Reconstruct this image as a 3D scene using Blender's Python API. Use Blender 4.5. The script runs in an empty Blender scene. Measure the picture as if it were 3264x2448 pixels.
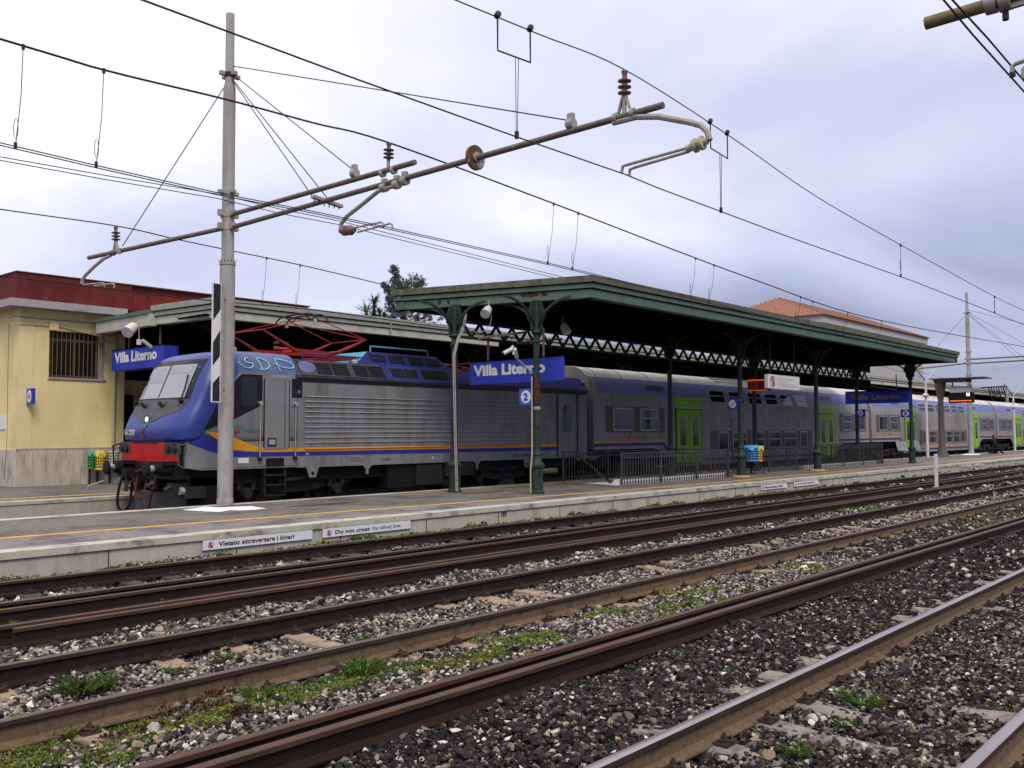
import bpy, bmesh, math, random
import numpy as np
from mathutils import Vector, Matrix
random.seed(7); rng = np.random.default_rng(7)
SC = bpy.context.scene
COL = SC.collection
# ------------------------------------------------------------------ camera
YAW, PIT, ROL, FPX, HC = math.radians(40.96), math.radians(3.01), math.radians(-0.278), 2993.0, 1.76
Fv = np.array([math.cos(YAW)*math.cos(PIT), math.sin(YAW)*math.cos(PIT), math.sin(PIT)])
R0 = np.array([math.sin(YAW), -math.cos(YAW), 0.0]); U0 = np.cross(R0, Fv)
Rv = math.cos(ROL)*R0 + math.sin(ROL)*U0; Uv = -math.sin(ROL)*R0 + math.cos(ROL)*U0
cam = bpy.data.objects.new('camera', bpy.data.cameras.new('camera')); COL.objects.link(cam)
cam.matrix_world = Matrix(((Rv[0], Uv[0], -Fv[0], 0), (Rv[1], Uv[1], -Fv[1], 0), (Rv[2], Uv[2], -Fv[2], HC), (0, 0, 0, 1)))
cam.data.sensor_width = 36; cam.data.sensor_fit = 'HORIZONTAL'; cam.data.lens = 36*FPX/3264
cam.data.clip_start = 0.05; cam.data.clip_end = 4000
SC.camera = cam
# survey helpers: a sight line of the photograph meets a vertical or level plane of the real place
def ray(x, y): return Fv + Rv*(x-1632)/FPX - Uv*(y-1224)/FPX
def onY(x, y, Y): d = ray(x, y); P = d*(Y/d[1]); return (P[0], Y, P[2]+HC)
def onZ(x, y, Z): d = ray(x, y); P = d*((Z-HC)/d[2]); return (P[0], P[1], Z)
def onX(x, y, X): d = ray(x, y); P = d*(X/d[0]); return (X, P[1], P[2]+HC)
# ------------------------------------------------------------------ world, sun, exposure
SC.view_settings.view_transform = 'Standard'; SC.view_settings.look = 'None'
SC.view_settings.exposure = 0.55; SC.view_settings.gamma = 1.0; SC.view_settings.use_curve_mapping = False
SUN_AZ, SUN_EL = math.radians(240), math.radians(50)      # azimuth counted from +X towards +Y
W = bpy.data.worlds.new('World'); SC.world = W; W.use_nodes = True
nt = W.node_tree; nt.nodes.clear()
def N(t, k, **kw):
    n = t.nodes.new(k)
    for a, v in kw.items():
        if a.startswith('i_'): n.inputs[a[2:].replace('_', ' ')].default_value = v
        else: setattr(n, a, v)
    return n
out = N(nt, 'ShaderNodeOutputWorld')
sky = N(nt, 'ShaderNodeTexSky', sky_type='NISHITA', sun_disc=False, sun_elevation=SUN_EL, sun_rotation=math.pi/2-SUN_AZ)
bg1 = N(nt, 'ShaderNodeBackground'); bg1.inputs[1].default_value = 0.10
nt.links.new(sky.outputs[0], bg1.inputs[0])
tc = N(nt, 'ShaderNodeTexCoord')
sep = N(nt, 'ShaderNodeSeparateXYZ'); nt.links.new(tc.outputs['Generated'], sep.inputs[0])
def M(t, op, a, b=None, c=None, clamp=False):
    n = t.nodes.new('ShaderNodeMath'); n.operation = op; n.use_clamp = clamp
    for i, v in enumerate((a, b, c)):
        if v is None: continue
        if isinstance(v, (int, float)): n.inputs[i].default_value = v
        else: t.links.new(v, n.inputs[i])
    return n.outputs[0]
def ramp(t, fac, stops, interp='LINEAR'):
    n = t.nodes.new('ShaderNodeValToRGB'); cr = n.color_ramp; cr.interpolation = interp
    while len(cr.elements) < len(stops): cr.elements.new(0.5)
    for e, (p, c) in zip(cr.elements, stops): e.position = p; e.color = (*c, 1) if len(c) == 3 else c
    t.links.new(fac, n.inputs[0]); return n.outputs[0]
# cloud deck: direction divided by height gives the plane of the cloud base
zc = M(nt, 'ADD', M(nt, 'MAXIMUM', sep.outputs[2], 0.0), 0.22)
cx = M(nt, 'DIVIDE', sep.outputs[0], zc); cy = M(nt, 'DIVIDE', sep.outputs[1], zc)
cmb = N(nt, 'ShaderNodeCombineXYZ'); nt.links.new(cx, cmb.inputs[0]); nt.links.new(cy, cmb.inputs[1])
n1 = N(nt, 'ShaderNodeTexNoise'); n1.inputs['Scale'].default_value = 0.95; n1.inputs['Detail'].default_value = 5; n1.inputs['Roughness'].default_value = 0.48
n1.inputs['Distortion'].default_value = 0.35
mp = N(nt, 'ShaderNodeMapping'); mp.inputs['Location'].default_value = (3.1, 1.7, 0)
nt.links.new(cmb.outputs[0], mp.inputs[0]); nt.links.new(mp.outputs[0], n1.inputs['Vector'])
# general brightness: brighter upward and towards +Y, dimmed behind the camera to deepen shade
sd = (math.cos(SUN_EL)*math.cos(SUN_AZ), math.cos(SUN_EL)*math.sin(SUN_AZ), math.sin(SUN_EL))
dt = N(nt, 'ShaderNodeVectorMath', operation='DOT_PRODUCT'); nt.links.new(tc.outputs['Generated'], dt.inputs[0]); dt.inputs[1].default_value = sd
az = N(nt, 'ShaderNodeVectorMath', operation='DOT_PRODUCT'); nt.links.new(tc.outputs['Generated'], az.inputs[0]); az.inputs[1].default_value = (math.cos(math.radians(98)), math.sin(math.radians(98)), 0)
g = M(nt, 'ADD', M(nt, 'MULTIPLY_ADD', M(nt, 'POWER', M(nt, 'MAXIMUM', sep.outputs[2], 0.0), 0.6), 0.84, 0.12), M(nt, 'MULTIPLY', az.outputs['Value'], 0.21))
v = M(nt, 'ADD', g, M(nt, 'MULTIPLY', M(nt, 'SUBTRACT', n1.outputs[0], 0.5), 0.62))
ccol = ramp(nt, M(nt, 'MULTIPLY', v, 0.8), [(0.0, (0.16, 0.18, 0.30)), (0.24, (0.27, 0.295, 0.42)), (0.34, (0.47, 0.50, 0.71)), (0.45, (0.70, 0.715, 0.91)), (0.56, (0.99, 0.98, 1.07)), (0.72, (1.25, 1.23, 1.27)), (0.92, (1.6, 1.55, 1.5))])
bg2 = N(nt, 'ShaderNodeBackground'); bg2.inputs[1].default_value = 0.75; nt.links.new(ccol, bg2.inputs[0])
mx = N(nt, 'ShaderNodeMixShader'); mx.inputs[0].default_value = 0.92
nt.links.new(bg1.outputs[0], mx.inputs[1]); nt.links.new(bg2.outputs[0], mx.inputs[2]); nt.links.new(mx.outputs[0], out.inputs[0])
sun = bpy.data.objects.new('sun', bpy.data.lights.new('sun', 'SUN')); COL.objects.link(sun)
sun.data.energy = 1.5; sun.data.angle = math.radians(24); sun.data.color = (1, 0.90, 0.78)
sun.rotation_euler = Vector(sd).to_track_quat('Z', 'Y').to_euler()
# ------------------------------------------------------------------ materials
def s2l(c): return tuple(((v/255)/12.92 if v/255 <= 0.04045 else ((v/255+0.055)/1.055)**2.4) for v in c)
MC = {}
def mat(name, rgb, rough=0.6, metal=0.0, var=0.25, scale=4.0, bump=0.0, bscale=40.0, dirt=None, dscale=1.5, dmin=0.5, dmax=0.65, stretch=(1, 1, 1), spec=0.25, coat=0.0, attr=None):
    m = bpy.data.materials.new(name); m.use_nodes = True; t = m.node_tree
    p = t.nodes['Principled BSDF']; p.inputs['Roughness'].default_value = rough; p.inputs['Metallic'].default_value = metal
    p.inputs['Specular IOR Level'].default_value = spec; p.inputs['Coat Weight'].default_value = coat
    ge = N(t, 'ShaderNodeNewGeometry'); mpn = N(t, 'ShaderNodeMapping'); mpn.inputs['Scale'].default_value = stretch
    t.links.new(ge.outputs['Position'], mpn.inputs[0])
    def noise(sc, det=5, ro=0.6):
        n = N(t, 'ShaderNodeTexNoise'); n.inputs['Scale'].default_value = sc; n.inputs['Detail'].default_value = det; n.inputs['Roughness'].default_value = ro
        t.links.new(mpn.outputs[0], n.inputs['Vector']); return n.outputs[0]
    nz = noise(scale)
    lo = tuple(c*(1-var) for c in rgb); hi = tuple(min(1, c*(1+var)) for c in rgb)
    col = ramp(t, nz, [(0.3, lo), (0.7, hi)])
    if attr:
        a = N(t, 'ShaderNodeAttribute', attribute_name=attr); mm = N(t, 'ShaderNodeMix', data_type='RGBA', blend_type='MULTIPLY'); mm.inputs[0].default_value = 1
        t.links.new(a.outputs['Color'], mm.inputs[6]); t.links.new(ramp(t, nz, [(0.3, (1-var,)*3), (0.7, (1+var,)*3)]), mm.inputs[7]); col = mm.outputs[2]
    if dirt:
        dn = noise(dscale, 7, 0.65); mk = ramp(t, dn, [(dmin, (0, 0, 0)), (dmax, (1, 1, 1))])
        mm = N(t, 'ShaderNodeMix', data_type='RGBA'); t.links.new(mk, mm.inputs[0]); t.links.new(col, mm.inputs[6]); mm.inputs[7].default_value = (*dirt, 1); col = mm.outputs[2]
    t.links.new(col, p.inputs['Base Color'])
    t.links.new(M(t, 'MULTIPLY_ADD', nz, 0.25, rough-0.12, clamp=True), p.inputs['Roughness'])
    if bump:
        b = N(t, 'ShaderNodeBump'); b.inputs['Strength'].default_value = bump; b.inputs['Distance'].default_value = 0.02
        t.links.new(noise(bscale, 4), b.inputs['Height']); t.links.new(b.outputs[0], p.inputs['Normal'])
    MC[name] = m; return m
def emit(name, rgb, s):
    m = bpy.data.materials.new(name); m.use_nodes = True; p = m.node_tree.nodes['Principled BSDF']
    p.inputs['Base Color'].default_value = (*rgb, 1); p.inputs['Emission Color'].default_value = (*rgb, 1); p.inputs['Emission Strength'].default_value = s; MC[name] = m
def S(*c): return s2l(c)
mat('asphalt', (0.17, 0.15, 0.135), 0.85, var=0.3, scale=9, bump=0.5, bscale=90, dirt=(0.085, 0.075, 0.068), dscale=0.7, dmin=0.46, dmax=0.66)
mat('asphalt_edge', (0.21, 0.185, 0.185), 0.8, var=0.2, scale=6, bump=0.4, bscale=90, dirt=(0.11, 0.095, 0.10), dscale=1.2, dmin=0.5, dmax=0.6)
mat('wall_concrete', (0.42, 0.415, 0.34), 0.85, var=0.12, scale=2.5, bump=0.2, dirt=(0.20, 0.19, 0.135), dscale=1.6, stretch=(1.6, 1, .5), dmin=0.5, dmax=0.78)
mat('coping', (0.47, 0.46, 0.385), 0.8, var=0.12, scale=6, bump=0.2, dirt=(0.22, 0.21, 0.17), dscale=3)
mat('yellow_line', (0.55, 0.33, 0.055), 0.7, var=0.2, scale=12, dirt=(0.22, 0.17, 0.10), dscale=5, dmin=0.55, dmax=0.68)
mat('soil', (0.028, 0.021, 0.015), 0.95, var=0.4, scale=14, bump=1.0, bscale=60, dirt=(0.06, 0.05, 0.04), dscale=9)
mat('stone', (0.2, 0.2, 0.2), 0.75, var=0.35, scale=60, attr='col', spec=0.18)
mat('leaf', (0.06, 0.1, 0.02), 0.6, var=0.3, scale=9, attr='col', spec=0.25)
mat('rail_dark', (0.016, 0.009, 0.007), 0.75, var=0.35, scale=18, bump=0.3, dirt=(0.03, 0.017, 0.012), dscale=12)
mat('rail_beige', (0.135, 0.09, 0.055), 0.85, var=0.22, scale=25, bump=0.3, dirt=(0.075, 0.05, 0.035), dscale=10, dmin=0.52)
mat('rail_red', (0.022, 0.010, 0.007), 0.6, var=0.3, scale=12, bump=0.2, dirt=(0.016, 0.007, 0.005), dscale=6, stretch=(0.3, 1, 1))
mat('rail_red_head', (0.075, 0.042, 0.027), 0.5, var=0.25, scale=15, metal=0.15, dirt=(0.08, 0.035, 0.028), dscale=6, stretch=(0.2, 1, 1))
mat('rail_side', (0.050, 0.030, 0.022), 0.6, var=0.3, scale=14, metal=0.2, stretch=(0.3, 1, 1))
mat('rail_shine', (0.40, 0.36, 0.36), 0.38, metal=0.85, var=0.2, scale=10, stretch=(0.05, 3, 1), dirt=(0.11, 0.07, 0.055), dscale=10, dmin=0.55, dmax=0.8)
mat('rail_head_dull', (0.11, 0.075, 0.06), 0.5, metal=0.35, var=0.3, scale=10, stretch=(0.2, 3, 1))
mat('sleeper_grey', (0.23, 0.20, 0.175), 0.9, var=0.2, scale=12, bump=0.4, dirt=(0.10, 0.08, 0.065), dscale=7)
mat('sleeper_tan', (0.30, 0.225, 0.165), 0.9, var=0.2, scale=12, bump=0.4, dirt=(0.15, 0.10, 0.06), dscale=7)
mat('sleeper_dark', (0.07, 0.055, 0.045), 0.9, var=0.3, scale=12, bump=0.4)
mat('rust_clip', (0.05, 0.03, 0.022), 0.8, var=0.4, scale=30)
mat('mast_grey', (0.33, 0.32, 0.305), 0.75, var=0.12, scale=7, bump=0.15, dirt=(0.23, 0.22, 0.205), dscale=3, stretch=(1, 1, 0.35))
mat('galv', (0.36, 0.34, 0.31), 0.6, metal=0.3, var=0.2, scale=8)
mat('tube_brown', (0.15, 0.125, 0.11), 0.7, metal=0.1, var=0.25, scale=12, dirt=(0.2, 0.16, 0.13), dscale=6)
mat('tube_tan', (0.19, 0.145, 0.075), 0.65, metal=0.1, var=0.25, scale=12)
mat('wire', (0.035, 0.033, 0.04), 0.6, metal=0.3, var=0.1)
mat('insulator', (0.18, 0.12, 0.09), 0.3, var=0.2, scale=20)
mat('insulator_pale', (0.45, 0.40, 0.30), 0.4, var=0.1)
mat('canopy_green', (0.092, 0.15, 0.12), 0.65, var=0.22, scale=3, bump=0.15, dirt=(0.12, 0.15, 0.115), dscale=2.2, dmin=0.5, dmax=0.7)
mat('canopy_top_green', (0.115, 0.13, 0.085), 0.75, var=0.25, scale=5, dirt=(0.07, 0.08, 0.055), dscale=4)
mat('column_green', (0.021, 0.038, 0.032), 0.5, var=0.3, scale=6, bump=0.2, dirt=(0.045, 0.05, 0.038), dscale=8, dmin=0.55, dmax=0.7)
mat('canopy_grey', (0.46, 0.465, 0.40), 0.75, var=0.12, scale=3, dirt=(0.30, 0.31, 0.26), dscale=1.6, dmin=0.52, dmax=0.7)
mat('canopy_grey_top', (0.30, 0.31, 0.27), 0.75, var=0.18, scale=4)
mat('shade_black', (0.007, 0.006, 0.006), 0.95, var=0.3, scale=3, spec=0.05)  # near-black colour puts canopy shade into ceilings, grooves and upper wall
mat('rust_patch', (0.10, 0.045, 0.015), 0.9, var=0.5, scale=30, dirt=(0.012, 0.01, 0.008), dscale=22, dmin=0.45, dmax=0.55)
mat('plaster_yellow', (0.76, 0.63, 0.32), 0.85, var=0.07, scale=1.5, bump=0.1, bscale=120, dirt=(0.58, 0.45, 0.21), dscale=1.0, stretch=(1, 1, .5), dmin=0.45, dmax=0.75)
mat('plaster_trim', (0.74, 0.61, 0.34), 0.85, var=0.05, scale=2)
mat('marble_base', (0.50, 0.45, 0.38), 0.7, var=0.14, scale=3, dirt=(0.26, 0.21, 0.16), dscale=2.2, stretch=(2.2, 1, 0.5), dmin=0.5, dmax=0.7)
mat('cornice', (0.36, 0.33, 0.33), 0.8, var=0.1, scale=3, dirt=(0.24, 0.21, 0.2), dscale=3)
mat('parapet_red', (0.115, 0.017, 0.017), 0.8, var=0.25, scale=2, dirt=(0.19, 0.075, 0.07), dscale=1.1, dmin=0.58, dmax=0.7, bump=0.1)
mat('parapet_bright', (0.15, 0.015, 0.013), 0.8, var=0.3, scale=2, dirt=(0.045, 0.018, 0.015), dscale=2.6, dmin=0.5, dmax=0.58)
mat('window_dark', (0.012, 0.011, 0.013), 0.25, var=0.3, scale=3)
mat('shutter_brown', (0.12, 0.055, 0.035), 0.7, var=0.25, scale=8)
mat('bar_olive', (0.16, 0.125, 0.045), 0.6, var=0.2, scale=15)
mat('pipe_pale', (0.42, 0.39, 0.26), 0.6, var=0.1, scale=5)
mat('loco_blue', (0.022, 0.040, 0.24), 0.34, var=0.10, scale=1.6, spec=0.5, dirt=(0.045, 0.06, 0.24), dscale=1.3, dmin=0.5, dmax=0.8)
mat('loco_roof_blue', (0.10, 0.12, 0.26), 0.5, var=0.18, scale=3, dirt=(0.15, 0.165, 0.27), dscale=2, dmin=0.45, dmax=0.7)
mat('roof_dirty', (0.055, 0.05, 0.062), 0.6, var=0.3, scale=3, dirt=(0.035, 0.034, 0.05), dscale=2)
mat('roof_blue_dark', (0.02, 0.032, 0.22), 0.5, var=0.25, scale=3, dirt=(0.025, 0.025, 0.06), dscale=1.8)
mat('cyan_paint', (0.07, 0.30, 0.42), 0.5, var=0.1, scale=3)
mat('graffiti', (0.28, 0.66, 0.74), 0.5, var=0.1, scale=9)
mat('loco_grey', (0.225, 0.228, 0.24), 0.45, metal=0.15, var=0.08, scale=2, dirt=(0.125, 0.118, 0.115), dscale=1.4, stretch=(1.6, 1, .45), dmin=0.46, dmax=0.74)
mat('loco_grey_light', (0.245, 0.245, 0.25), 0.4, metal=0.2, var=0.08, scale=2)
mat('loco_black', (0.014, 0.013, 0.017), 0.3, var=0.15, scale=3)
mat('mask_grey', (0.075, 0.072, 0.078), 0.5, var=0.12, scale=3)
mat('orange', (0.64, 0.26, 0.012), 0.45, var=0.08, scale=4)
mat('stripe_blue', (0.022, 0.030, 0.25), 0.4, var=0.1, scale=4)
mat('red_panel', (0.58, 0.014, 0.012), 0.4, var=0.08, scale=4, dirt=(0.36, 0.02, 0.02), dscale=3)
mat('panto_red', (0.30, 0.018, 0.012), 0.5, var=0.3, scale=6, dirt=(0.10, 0.015, 0.012), dscale=4)
mat('under_black', (0.007, 0.006, 0.007), 0.7, var=0.4, scale=9)
mat('under_dark', (0.028, 0.025, 0.025), 0.6, var=0.4, scale=9, metal=0.2)
mat('buffer_steel', (0.5, 0.5, 0.52), 0.3, metal=0.8, var=0.1, scale=9)
mat('hose_red', (0.13, 0.02, 0.012), 0.6, var=0.2)
mat('glass_cab', (0.30, 0.32, 0.37), 0.12, var=0.06, scale=1.2, spec=0.8)
mat('glass_dark', (0.006, 0.009, 0.010), 0.08, var=0.3, scale=2, spec=0.8)
mat('blind', (0.36, 0.36, 0.42), 0.7, var=0.06)
mat('coach_grey', (0.29, 0.28, 0.27), 0.5, metal=0.1, var=0.07, scale=1.5, dirt=(0.18, 0.165, 0.15), dscale=1.2, stretch=(1.6, 1, .4), dmin=0.47, dmax=0.76)
mat('coach_purple', (0.17, 0.18, 0.43), 0.5, var=0.07, scale=2)
mat('coach_roof', (0.60, 0.585, 0.53), 0.55, var=0.1, scale=2, dirt=(0.46, 0.44, 0.39), dscale=1.2)
mat('coach_band', (0.115, 0.088, 0.078), 0.5, var=0.12, scale=3)
mat('door_green', (0.20, 0.43, 0.016), 0.45, var=0.06, scale=3)
mat('frame_alu', (0.42, 0.43, 0.43), 0.4, metal=0.4, var=0.08)
mat('sign_blue', (0.030, 0.048, 0.42), 0.45, var=0.06, scale=4)
mat('sign_blue_light', (0.05, 0.10, 0.55), 0.45, var=0.06, scale=4)
mat('sign_dark', (0.012, 0.014, 0.055), 0.45, var=0.06, scale=4)
mat('white', (0.68, 0.68, 0.70), 0.5, var=0.05, scale=4)
mat('sign_white', (0.66, 0.67, 0.72), 0.6, var=0.06, scale=6)
mat('letter_grey', (0.24, 0.22, 0.23), 0.6, var=0.05)
mat('letter_black', (0.02, 0.02, 0.025), 0.6, var=0.05)
mat('letter_faded', (0.16, 0.17, 0.20), 0.6, var=0.3, scale=20)
mat('red_ring', (0.45, 0.06, 0.05), 0.5, var=0.1)
mat('logo_green', (0.01, 0.22, 0.16), 0.5, var=0.1)
mat('lime_spill', (0.72, 0.72, 0.76), 0.9, var=0.1, scale=5)
mat('bin_green', (0.02, 0.28, 0.06), 0.4, var=0.15, scale=10)
mat('bin_yellow', (0.70, 0.47, 0.01), 0.4, var=0.12, scale=10)
mat('bin_white', (0.62, 0.60, 0.55), 0.4, var=0.08, scale=10)
mat('bin_blue', (0.05, 0.26, 0.62), 0.4, var=0.12, scale=10)
mat('bag_teal', (0.15, 0.42, 0.42), 0.3, var=0.15, scale=10)
mat('bag_blue', (0.12, 0.42, 0.75), 0.3, var=0.15, scale=10)
mat('bag_yellow', (0.75, 0.62, 0.12), 0.3, var=0.15, scale=10)
mat('fence_black', (0.055, 0.055, 0.06), 0.5, var=0.2, scale=10)
mat('plastic_white', (0.55, 0.55, 0.55), 0.4, var=0.06)
mat('concrete_post', (0.27, 0.25, 0.235), 0.85, var=0.12, scale=8)
mat('shelter_brown', (0.10, 0.08, 0.075), 0.7, var=0.2, scale=5)
mat('bark', (0.06, 0.045, 0.03), 0.9, var=0.3, scale=12)
mat('tile_orange', (0.29, 0.145, 0.105), 0.85, var=0.16, scale=2.5)
mat('plaster_pale', (0.42, 0.41, 0.43), 0.85, var=0.06)
mat('cloth_dark', (0.02, 0.018, 0.025), 0.9, var=0.2)
mat('cloth_blue', (0.03, 0.035, 0.07), 0.9, var=0.2)
mat('skin', (0.35, 0.2, 0.14), 0.6, var=0.05)
mat('seat_grey', (0.30, 0.31, 0.33), 0.5, metal=0.3, var=0.1)
mat('brick_red', (0.42, 0.12, 0.05), 0.9, var=0.1, scale=8)
emit('led_dim', (0.8, 0.12, 0.015), 0.22); emit('led_orange', (1.0, 0.13, 0.01), 0.55); emit('lamp_lit', (1.0, 0.97, 0.9), 0.3); emit('led_white', (0.8, 0.85, 0.9), 0.9)
mat('plough_grey', (0.06, 0.058, 0.065), 0.6, var=0.3, scale=6)
mat('disc_rust', (0.16, 0.085, 0.05), 0.4, metal=0.5, var=0.3, scale=5, dirt=(0.5, 0.5, 0.5), dscale=2.5, dmin=0.5, dmax=0.56)
# ------------------------------------------------------------------ mesh builder
def V(*a): return np.array(a, float)
def nrm(v): return v/np.linalg.norm(v)
class MB:
    def __init__(s): s.v = []; s.f = []; s.m = []; s.ms = []
    def mi(s, m):
        if m not in s.ms: s.ms.append(m)
        return s.ms.index(m)
    def face(s, pts, m): b = len(s.v); s.v += [tuple(p) for p in pts]; s.f.append(list(range(b, b+len(pts)))); s.m.append(s.mi(m))
    def box(s, x0, x1, y0, y1, z0, z1, m): return s.obox(V((x0+x1)/2, (y0+y1)/2, (z0+z1)/2), V((x1-x0)/2, 0, 0), V(0, (y1-y0)/2, 0), V(0, 0, (z1-z0)/2), m)
    def obox(s, c, a, b_, d, m):
        b = len(s.v); mi = s.mi(m)
        for i in (-1, 1):
            for j in (-1, 1):
                for k in (-1, 1): s.v.append(tuple(c+i*a+j*b_+k*d))
        for f in ((0, 1, 3, 2), (4, 6, 7, 5), (0, 4, 5, 1), (2, 3, 7, 6), (0, 2, 6, 4), (1, 5, 7, 3)): s.f.append([b+q for q in f]); s.m.append(mi)
        return s
    def bar(s, p, q, w, h, m, up=(0, 0, 1)):
        p = np.array(p, float); q = np.array(q, float); d = q-p; L = np.linalg.norm(d); d = d/L; u = np.array(up, float)
        if abs(d@u) > 0.97: u = V(1, 0, 0)
        a = nrm(np.cross(d, u)); b = np.cross(a, d); return s.obox((p+q)/2, d*L/2, a*w/2, b*h/2, m)
    def tube(s, path, r, m, n=8, caps=True):
        path = [np.array(p, float) for p in path]; K = len(path); mi = s.mi(m); rings = []
        rs = r if isinstance(r, (list, tuple)) else [r]*K
        pa = None
        for i, p in enumerate(path):
            d = (path[min(i+1, K-1)]-path[max(i-1, 0)]); d = nrm(d)
            if pa is None: pa = nrm(np.cross(d, V(0, 0, 1) if abs(d[2]) < .9 else V(1, 0, 0)))
            else: pa = nrm(pa-d*(pa@d))
            b = np.cross(d, pa); base = len(s.v)
            for k in range(n): t = 2*math.pi*k/n; s.v.append(tuple(p+rs[i]*(math.cos(t)*pa+math.sin(t)*b)))
            rings.append(base)
        for i in range(K-1):
            for k in range(n): s.f.append([rings[i]+k, rings[i]+(k+1) % n, rings[i+1]+(k+1) % n, rings[i+1]+k]); s.m.append(mi)
        if caps: s.f.append([rings[0]+k for k in range(n)][::-1]); s.m.append(mi); s.f.append([rings[-1]+k for k in range(n)]); s.m.append(mi)
        return s
    def lathe(s, c, prof, m, n=16, ax=(0, 0, 1)):
        ax = nrm(np.array(ax, float)); c = np.array(c, float)
        return s.tube([c+ax*(z+i*1e-5) for i, (r, z) in enumerate(prof)], [max(r, 1e-4) for r, z in prof], m, n)
    def prism(s, poly, o, u, v, th, m, mside=None):
        o = np.array(o, float); u = np.array(u, float); v = np.array(v, float); w = nrm(np.cross(u, v)); K = len(poly); b = len(s.v); mi = s.mi(m); ms = s.mi(mside or m)
        for k in (0, 1):
            for (a, c) in poly: s.v.append(tuple(o+u*a+v*c-w*th*k))
        s.f.append([b+i for i in range(K)]); s.m.append(mi); s.f.append([b+K+i for i in range(K)][::-1]); s.m.append(ms)
        for i in range(K): j = (i+1) % K; s.f.append([b+i, b+K+i, b+K+j, b+j]); s.m.append(ms)
        return s
    def sweep(s, prof, x0, x1, y, z, m_of, seg=1):          # profile (dy, dz) run along X
        K = len(prof); b = len(s.v)
        for i in range(seg+1):
            x = x0+(x1-x0)*i/seg
            for (a, c) in prof: s.v.append((x, y+a, z+c))
        for i in range(seg):
            for k in range(K): j = (k+1) % K; s.f.append([b+i*K+k, b+i*K+j, b+(i+1)*K+j, b+(i+1)*K+k]); s.m.append(s.mi(m_of(k)))
        s.f.append([b+k for k in range(K)][::-1]); s.m.append(s.mi(m_of(0))); s.f.append([b+seg*K+k for k in range(K)]); s.m.append(s.mi(m_of(0)))
        return s
    def mesh(s, name, off=V(0, 0, 0), smooth=True):
        me = bpy.data.meshes.new(name); me.from_pydata([tuple(np.array(p)-off) for p in s.v], [], s.f)
        for q in s.ms: me.materials.append(MC[q])
        me.polygons.foreach_set('material_index', s.m)
        if smooth:
            me.polygons.foreach_set('use_smooth', [True]*len(s.f)); me.set_sharp_from_angle(angle=math.radians(38))
        me.update(); return me
    def build(s, name, parent=None, loc=None, **kw):
        if parent is not None: off = wloc(parent)
        else: off = np.array(loc, float) if loc is not None else np.array([(min(p[i] for p in s.v)+max(p[i] for p in s.v))/2 if i < 2 else min(p[2] for p in s.v) for i in range(3)])
        o = bpy.data.objects.new(name, s.mesh(name, off)); COL.objects.link(o)
        if parent is not None: o.parent = parent
        else: o.location = off
        tag(o, **kw); return o
def wloc(o):
    p = np.array(o.location, float)
    while o.parent: o = o.parent; p = p+np.array(o.location)
    return p
def tag(o, label=None, cat=None, group=None, kind=None):
    if label: o['label'] = label
    if cat: o['category'] = cat
    if group: o['group'] = group
    if kind: o['kind'] = kind
    return o
def thing(name, loc, label, cat, group=None):
    o = bpy.data.objects.new(name, None); COL.objects.link(o); o.location = tuple(float(a) for a in loc); o.empty_display_size = 0.2
    return tag(o, label, cat, group)
def inst(me, name, parent, pos, rot=None, sc=None):        # a piece that shares its mesh; pos in world
    o = bpy.data.objects.new(name, me); COL.objects.link(o); o.parent = parent; o.location = tuple(np.array(pos, float)-wloc(parent))
    if rot: o.rotation_euler = rot
    if sc: o.scale = sc
    return o
def kids(o): return [c for c in bpy.data.objects if c.parent is o]
def copy_tree(o, off):
    ch = {}
    for c in bpy.data.objects:
        if c.parent: ch.setdefault(c.parent.name, []).append(c)
    def rec(q, par):
        c = q.copy(); COL.objects.link(c); c.parent = par
        for k in ch.get(q.name, []): rec(k, c)
        return c
    r = rec(o, None); r.location = Vector(o.location)+Vector(off); return r
def text_mb(mb, s, o, u, v, w, h, m, th=0.004, bold=0.0):   # flat raised lettering fitted to a rectangle
    cu = bpy.data.curves.new('lettering', 'FONT'); cu.body = s; cu.offset = bold; cu.resolution_u = 3
    ob = bpy.data.objects.new('lettering', cu); COL.objects.link(ob)
    dg = bpy.context.evaluated_depsgraph_get(); me = bpy.data.meshes.new_from_object(ob.evaluated_get(dg))
    co = np.array([tuple(q.co) for q in me.vertices]); mn = co.min(0); mxx = co.max(0); u = np.array(u, float); v = np.array(v, float); n = nrm(np.cross(u, v)); o = np.array(o, float)
    b = len(mb.v); mi = mb.mi(m)
    for q in co: mb.v.append(tuple(o+u*(q[0]-mn[0])/(mxx[0]-mn[0])*w+v*(q[1]-mn[1])/(mxx[1]-mn[1])*h+n*th))
    for p in me.polygons: mb.f.append([b+i for i in p.vertices]); mb.m.append(mi)
    bpy.data.objects.remove(ob); bpy.data.meshes.remove(me)
def disc(c, u, v, ru, rv, n=24): return [(c[0]+ru*math.cos(2*math.pi*k/n), c[1]+rv*math.sin(2*math.pi*k/n)) for k in range(n)]
def ring(mb, o, u, v, c, r0, r1, m, th=0.004, n=28, rz=1.0):
    o = np.array(o, float); u = np.array(u, float); v = np.array(v, float); w = nrm(np.cross(u, v))
    for k in range(n):
        a, b = 2*math.pi*k/n, 2*math.pi*(k+1)/n
        mb.face([o+w*th+u*(c[0]+r*math.cos(t))+v*(c[1]+r*rz*math.sin(t)) for r, t in ((r0, a), (r1, a), (r1, b), (r0, b))], m)
def rrect(x0, x1, z0, z1, r, n=4):
    pts = []
    for cx_, cz_, a0 in ((x1-r, z1-r, 0), (x0+r, z1-r, 90), (x0+r, z0+r, 180), (x1-r, z0+r, 270)):
        for k in range(n+1): t = math.radians(a0+90*k/n); pts.append((cx_+r*math.cos(t), cz_+r*math.sin(t)))
    return pts
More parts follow.
